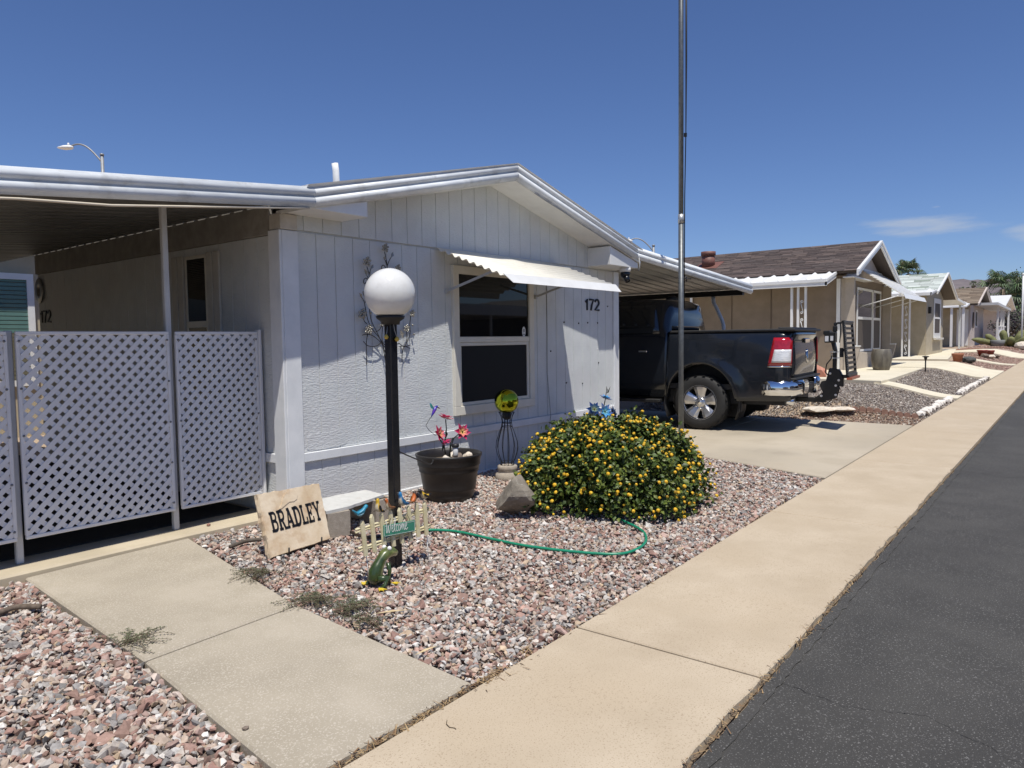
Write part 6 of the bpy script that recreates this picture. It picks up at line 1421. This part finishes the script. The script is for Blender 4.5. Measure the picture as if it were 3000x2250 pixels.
mb = MB(); mb.extrude([(49.6,5.4,3.05),(51.2,5.4,3.25),(51.2,5.4,3.33),(49.6,5.4,3.13)], (0,8,0)); mb.build('roof_pan', NW, SC4)
for i in range(7):
    mb = MB(); y = 5.5+1.1*i; mb.extrude([(49.6,y,3.13),(51.2,y,3.33),(51.2,y+.2,3.45),(49.6,y+.2,3.25)], (0,.04,0)); mb.build('rib', NW, SC4)
for y in (5.5,6.1,8.5): part('post', [(49.7,49.82,y,y+.12,gz(49.7,y),3.08)], NW, SC4, 0)
H5 = gable_house('white_roof_house', 'pale house with bright white roof farthest down the street', 75, 84, 5.9, 16, 1.0, 3.75, 79.2, 4.5, .4, PINKW, NW, .25)
roof_deck(H5, 72.8, 3.72, 79.0, 4.92, 5.2, 16, .12, NW); roof_deck(H5, 85.0, 3.72, 79.0, 4.92, 5.2, 16, .12, NW)
n_window(H5, 77.2, 78.4, 2.0, 3.3, 5.9, None, NW, .14); n_window(H5, 80.2, 81.6, 2.0, 3.3, 5.9, None, NW, .14)
# ------------------------------------------------------------ back-lot house seen under the patio cover
HB_ = E('back_house', (3.5,14.2,0), 'tan back house with white framed window seen under the patio cover', 'house')
mb = MB(); mb.bx(-3.5,8.6,14.0,20,-.1,3.3); mb.build('wall', BEIGE, HB_)
mb = MB(); mb.extrude([(-4,13.6,3.22),(9,13.6,3.22),(9,20.3,4.3),(-4,20.3,4.3)], (0,0,.12)); mb.build('roof', SHBR if False else mat('grey roof', (.16,.15,.14), None, rough=.9), HB_)
wbk = part('window', sash(3.05,4.78,.85,2.72,13.93,.10), NW, HB_, 0)
BLIND = mat('green blind', (.10,.20,.18), (.13,.24,.21), 3, .5)
for i in range(24):
    mb = MB(); z = .97+.07*i; mb.bx(3.15,4.68,13.955,13.975,z,z+.058); mb.build('blind_slat', BLIND if i > 10 else mat('brown blind',(.16,.15,.10),None,rough=.5), wbk)
# ------------------------------------------------------------ homes beside and across the street (seen only as reflections and shade)
HL = gable_house('side_shade_house', 'cream house added left of the patio to shade it, outside the picture', -10.5, -4.9, 4.6, 16, 0, 2.7, -7.75, 3.3, .3, BEIGE, BEIGE, .2)  # added unseen house; wall and eaves set to keep sun off the porch side
roof_deck(HL, -10.9, 2.68, -7.75, 3.42, 4.2, 16.2, .08, NW); roof_deck(HL, -4.2, 2.58, -7.75, 3.42, 4.2, 16.2, .08, NW)
HA = gable_house('opposite_house', 'grey house across the street with white carport band, reflected in the window', 7.0, 14.5, -16.0, -9.6, 0, 2.7, 10.75, 3.5, .3, mat('grey siding',(.22,.22,.22),None,rough=.8), mat('grey siding'), .2)
roof_deck(HA, 6.6, 2.7, 10.75, 3.62, -16.3, -9.1, .1, mat('grey roof')); roof_deck(HA, 14.9, 2.7, 10.75, 3.62, -16.3, -9.1, .1, mat('grey roof'))
OC = E('carport', (21,-10,0), 'white edged carport across the street, reflected in the window', 'carport')
part('roof', [(15.5,27.6,-16,-8.9,2.55,2.98)], NW, OC, 0); part('back_wall', [(15.6,27.5,-16,-15.9,0,2.55)], DKBR, OC, 0)
for x in (15.8,19.6,23.4,27.3): part('post', [(x,x+.08,-9.1,-9.02,0,2.55)], NW, OC, 0)
HA2 = gable_house('opposite_house', 'brown house across the street farther along, outside the picture', 28.5, 36, -16.0, -9.4, .1, 2.8, 32.2, 3.6, .3, TAN, TAN, .2)
roof_deck(HA2, 28.1, 2.8, 32.2, 3.72, -16.3, -8.9, .1, mat('grey roof')); roof_deck(HA2, 36.4, 2.8, 32.2, 3.72, -16.3, -8.9, .1, mat('grey roof'))
HA3 = gable_house('opposite_house', 'beige house across the street nearest the camera, outside the picture', -6, 2.0, -16.0, -9.6, 0, 2.7, -2.0, 3.5, .3, BEIGE, BEIGE, .2)
roof_deck(HA3, -6.4, 2.7, -2, 3.62, -16.3, -9.1, .1, mat('grey roof')); roof_deck(HA3, 2.4, 2.7, -2, 3.62, -16.3, -9.1, .1, mat('grey roof'))
# ============================================================ STREET LAMPS ON THE ROAD BEHIND
GALV = mat('galvanised pole', (.24,.25,.26), (.30,.31,.32), 6, .5, metal=.3)
def street_lamp(bx, by, hx, hy, zt, zh, label):
    """pole at (bx, by), luminaire head at (hx, hy); zt pole top, zh luminaire height"""
    root = E('street_lamp', (bx,by,gz(bx)), label, 'street lamp', 'street lamps on the road behind')
    mb = MB(); mb.tube([(bx,by,gz(bx)-.5),(bx,by,zt)], [.11,.065], 12); mb.build('pole', GALV, root)
    mb = MB(); mb.lathe([(0,0),(.085,0),(.08,.07),(0,.09)], (bx,by,zt-.01), 12); mb.build('pole_cap', GALV, root)
    d = Vector((hx-bx,hy-by,0)); pts = []
    for i in range(13):
        t = i/12; pts.append((bx+d.x*t, by+d.y*t, zt-.30+(zh-zt+.36)*math.sin(min(1,t*1.15)*math.pi/2)+.12*math.sin(t*math.pi)))
    mb = MB(); mb.tube(pts, .035, 8); mb.build('arm', GALV, root)
    u = d.normalized(); h = Vector((hx,hy,zh)); s = Vector((-u.y,u.x,0)); rings = []
    for t, w, b, tp in ((-.12,.05,-.02,.05),(.0,.15,-.08,.10),(.25,.17,-.09,.09),(.45,.12,-.05,.04),(.55,.04,-.01,.02)):
        rings.append([h+u*t+s*w*math.cos(a)+Vector((0,0,(tp if math.sin(a) > 0 else -b)*math.sin(a))) for a in np.linspace(0,2*math.pi,12,endpoint=False)])
    mb = MB(); mb.loft(rings); mb.build('luminaire', NW, root); mb = MB(); mb.lathe([(0,.0),(.04,.0),(.04,.09),(0,.1)], tuple(h+u*.08+Vector((0,0,.09))), 10); mb.build('photocell', NW, root)
street_lamp(13.70,31.95,12.93,33.0,9.32,9.66,'street lamp above the left patio roof')
street_lamp(36.6,18.7,35.9,19.75,6.55,6.85,'street lamp above the carport roof')
# ============================================================ TREES, CACTUS, HILLS
FROND = mat('palm frond', attr='Col', rough=.55); TRUNK = mat('palm trunk', (.17,.13,.095), (.24,.19,.14), 6, .95, bump=.6, bscale=20, bdist=.03)
def fan_palm(x, y, zc, rad, label, seed, nf=34, skirt=18, group=None, droop=0.0, tr=.22):
    g = random.Random(seed); zb = gz(x,y); root = E('palm_tree', (x,y,zb), label, 'palm tree', group)
    mb = MB(); mb.tube([(x,y,zb-.3),(x+.02,y,zb+(zc-zb)*.5),(x,y,zc-.1)], [tr*1.25,tr,tr*.85], 12); mb.build('trunk', TRUNK, root)
    mb = MB()
    for i in range(nf+skirt):
        dead = i >= nf; az = g.uniform(0,6.28); el = g.uniform(-.45,1.25) if not dead else g.uniform(-1.45,-.7)
        d = Vector((math.cos(az)*math.cos(el), math.sin(az)*math.cos(el), math.sin(el))); L_ = rad*g.uniform(.42,.60); c = Vector((x,y,zc)); tip = c+d*L_+Vector((0,0,-.10*rad*math.cos(el)))
        s = d.cross(Vector((0,0,1))).normalized(); n = s.cross(d); col = (.20,.155,.095) if dead else g.choice([(.075,.115,.050),(.105,.15,.065),(.06,.095,.04),(.14,.175,.085)])
        mb.add([c-s*.012*rad,c+s*.012*rad,tip+s*.008*rad,tip-s*.008*rad], [(0,1,2,3)], tuple(q*.8 for q in col))
        nb = 15; B = rad*g.uniform(.40,.52)
        for k in range(nb):
            a = (k/(nb-1)-.5)*R(215); dd = (d*math.cos(a)+s*math.sin(a)).normalized(); w = (s*math.cos(a)-d*math.sin(a))*B*.055; Lb = B*(1-.25*abs(a)/2)
            m1 = tip+dd*Lb*.6+n*B*.05; e = tip+dd*Lb+Vector((0,0,-B*(.22+g.uniform(0,.2))))
            mb.add([tip, m1-w, m1+n*.02*B, m1+w, e], [(0,1,2),(0,2,3),(1,4,2),(2,4,3)], tuple(q*g.uniform(.8,1.2) for q in col))
    mb.build('crown', FROND, root); return root
fan_palm(73.5, 12.5, 7.0, 1.75, 'fan palm rising behind the pale shingle roof', 3, 40, 26)
fan_palm(94, 7.0, 6.3, 2.9, 'large fan palm above the far white roof', 5, 34, 8, tr=.3)
for k, (x, y, z, r) in enumerate(((210,21.55,13.7,1.15),(210,20.2,12.9,1.0),(209,23.9,12.5,.9),(211,22.7,12.4,.9))):
    fan_palm(x, y, z, r, ('tallest tiny palm standing against the far hills','tiny palm just right of the tallest one before the hills','leftmost tiny palm crown low before the hills','tiny palm crown left of the tallest one before the hills')[k], 40+k, 18, 8, 'distant palms before the hills')
LEAFT = mat('tree leaf', attr='Col', rough=.6)
def leafy_tree(x, y, zc, rx, ry, rz_, label, seed, n, cols, leaf=.16, name='mesquite_tree', trunk=True):
    g = random.Random(seed); zb = gz(x,y); root = E(name, (x,y,zb), label, 'tree' if trunk else 'shrub')
    mb = MB(); mb.tube([(x,y,zb-.2),(x+.1,y+.05,zb+(zc-zb)*.45),(x,y,zc)], [.16,.12,.06], 8)
    for k in range(7):
        a = g.uniform(0,6.28); mb.tube([(x,y,zb+(zc-zb)*.5),(x+rx*.5*math.cos(a),y+ry*.5*math.sin(a),zc+g.uniform(-.3,.5)*rz_),(x+rx*.85*math.cos(a),y+ry*.85*math.sin(a),zc+g.uniform(-.3,.7)*rz_)], [.07,.04,.015], 6)
    mb.build('trunk', TRUNK, root); cl = [(g.gauss(0,.45),g.gauss(0,.45),g.gauss(.05,.45),g.uniform(.22,.42)) for _ in range(26)]; mb = MB()
    for i in range(n):
        c = g.choice(cl); p = Vector((x+(c[0]+g.gauss(0,c[3]*.6))*rx, y+(c[1]+g.gauss(0,c[3]*.6))*ry, zc+(c[2]+g.gauss(0,c[3]*.5))*rz_)); d = Vector((g.gauss(0,1),g.gauss(0,1),g.gauss(0,.7))).normalized(); s = d.orthogonal().normalized(); L_ = leaf*g.uniform(.6,1.3); cc = g.choice(cols)
        mb.add([p,p+d*L_*.5-s*L_*.3,p+d*L_,p+d*L_*.5+s*L_*.3], [(0,1,2,3)], tuple(q*g.uniform(.75,1.25) for q in cc))
    mb.build('crown', LEAFT, root); return root
leafy_tree(100, 5.2, 5.3, 3.6, 2.4, 2.4, 'broad green tree at the right picture edge', 9, 6500, [(.06,.10,.035),(.085,.13,.05),(.045,.08,.03)], .26)
leafy_tree(93, 5.6, 3.3, 2.4, 1.9, 1.8, 'low green palm like shrub at the right picture edge', 10, 3500, [(.07,.11,.04),(.05,.085,.03),(.10,.13,.06)], .26)
leafy_tree(66, 4.25, 2.0, 1.5, 1.1, 1.1, 'dark purple leaved shrub beside the far porch', 11, 2600, [(.030,.022,.024),(.045,.030,.030),(.03,.035,.02)], .15, 'dark_shrub', False)
# cactus clump
CAC = E('cactus_clump', (51.0,3.3,gz(51,3.3)), 'sprawling green cactus clump in the far gravel yard', 'cactus')
CACM = mat('cactus skin', (.14,.15,.055), (.22,.22,.09), 9, .8, bump=.5, bscale=30, bdist=.02); g = random.Random(2); cz = gz(51,3.3)
for k, (dx, dy, L_, el, az, r) in enumerate(((-.2,.5,1.9,.12,2.4,.16),(.1,.25,.85,1.35,1.5,.19),(.2,-.1,1.0,.9,-.8,.2),(.3,-.4,1.1,.75,-1.2,.18),(-.3,.1,.8,.5,3.4,.19),(.0,-.2,.7,1.1,4.5,.2),(-.4,-.2,.9,.4,4.0,.19),(.5,-.1,1.2,.5,-.3,.18),(.1,.6,.9,.7,1.9,.18),(-.2,-.5,.9,.35,4.7,.18),(.4,-.7,1.2,.45,-1.3,.17),(.6,.3,.9,1.0,.6,.17))):
    d = Vector((math.cos(az)*math.cos(el),math.sin(az)*math.cos(el),math.sin(el))); p = Vector((51+dx,3.3+dy,cz+.05)); mb = MB(); n = 10
    mb.tube([p+d*L_*i/n+Vector((0,0,.18*math.sin(i/n*1.6)*L_*.5)) for i in range(n+1)], [r*(.55+.45*min(1,i/2)) if i < 8 else r*(.95,.7,.25)[i-8] for i in range(n+1)], 12); mb.build('stem', CACM, CAC)
rock('boulder', (50.2,2.75,gz(50.2,2.75)+.2), (.7,.45,.35), 71, ROCKW, 'pale boulder beside the cactus clump', 'boulder')
mb = MB(); mb.lathe([(0,0),(.3,0),(.38,.34),(.36,.36),(0,.3)], (50.2,3.9,gz(50.2,3.9)), 20); mb.build('grey_tub', mat('grey tub',(.22,.23,.22),None,rough=.7), None, label='low grey tub beside the cactus clump', cat='tub')
# far flagpole at the picture edge
mb = MB(); mb.tube([(50.5,2.79,gz(50)-.1),(50.5,2.79,4.78)], .045, 10); mb.ball((50.5,2.79,4.82),.07,10,6); mb.build('white_pole', NW, None, label='thin white pole at the right picture edge', cat='pole')
# hills
g = np.random.default_rng(5); nx, ny = 26, 240; yy = np.linspace(-2500,2600,ny); base = np.zeros(ny)
for k in range(9):
    f_ = 2**k*.0011; base += np.sin(yy*f_*2*np.pi+g.uniform(0,6.28))*(.62**k)
prof = 182+14*base/1.6; prof *= 1-.65*smooth((yy-600)/1300); vs = []
for i in range(nx):
    t = i/(nx-1); hgt = np.sin(min(1,t*1.25)*np.pi/2)
    ridg = sum(np.abs(np.sin(yy*.004*2**k+t*3*k+k))*(.5**k) for k in range(5))
    z = 2+prof*hgt*(1-.20*(1-t)*ridg)+g.normal(0,.9,ny)*hgt; vs += [(2300+700*t, a, b) for a, b in zip(yy, z)]
mb = MB(); mb.add(vs, [(i*ny+j, (i+1)*ny+j, (i+1)*ny+j+1, i*ny+j+1) for i in range(nx-1) for j in range(ny-1)]); mb.build('hills', mat('desert hill', (.115,.098,.105), (.17,.145,.145), .012, .95, bump=.5, bscale=.03, bdist=6), None, kind='structure', fix=True)
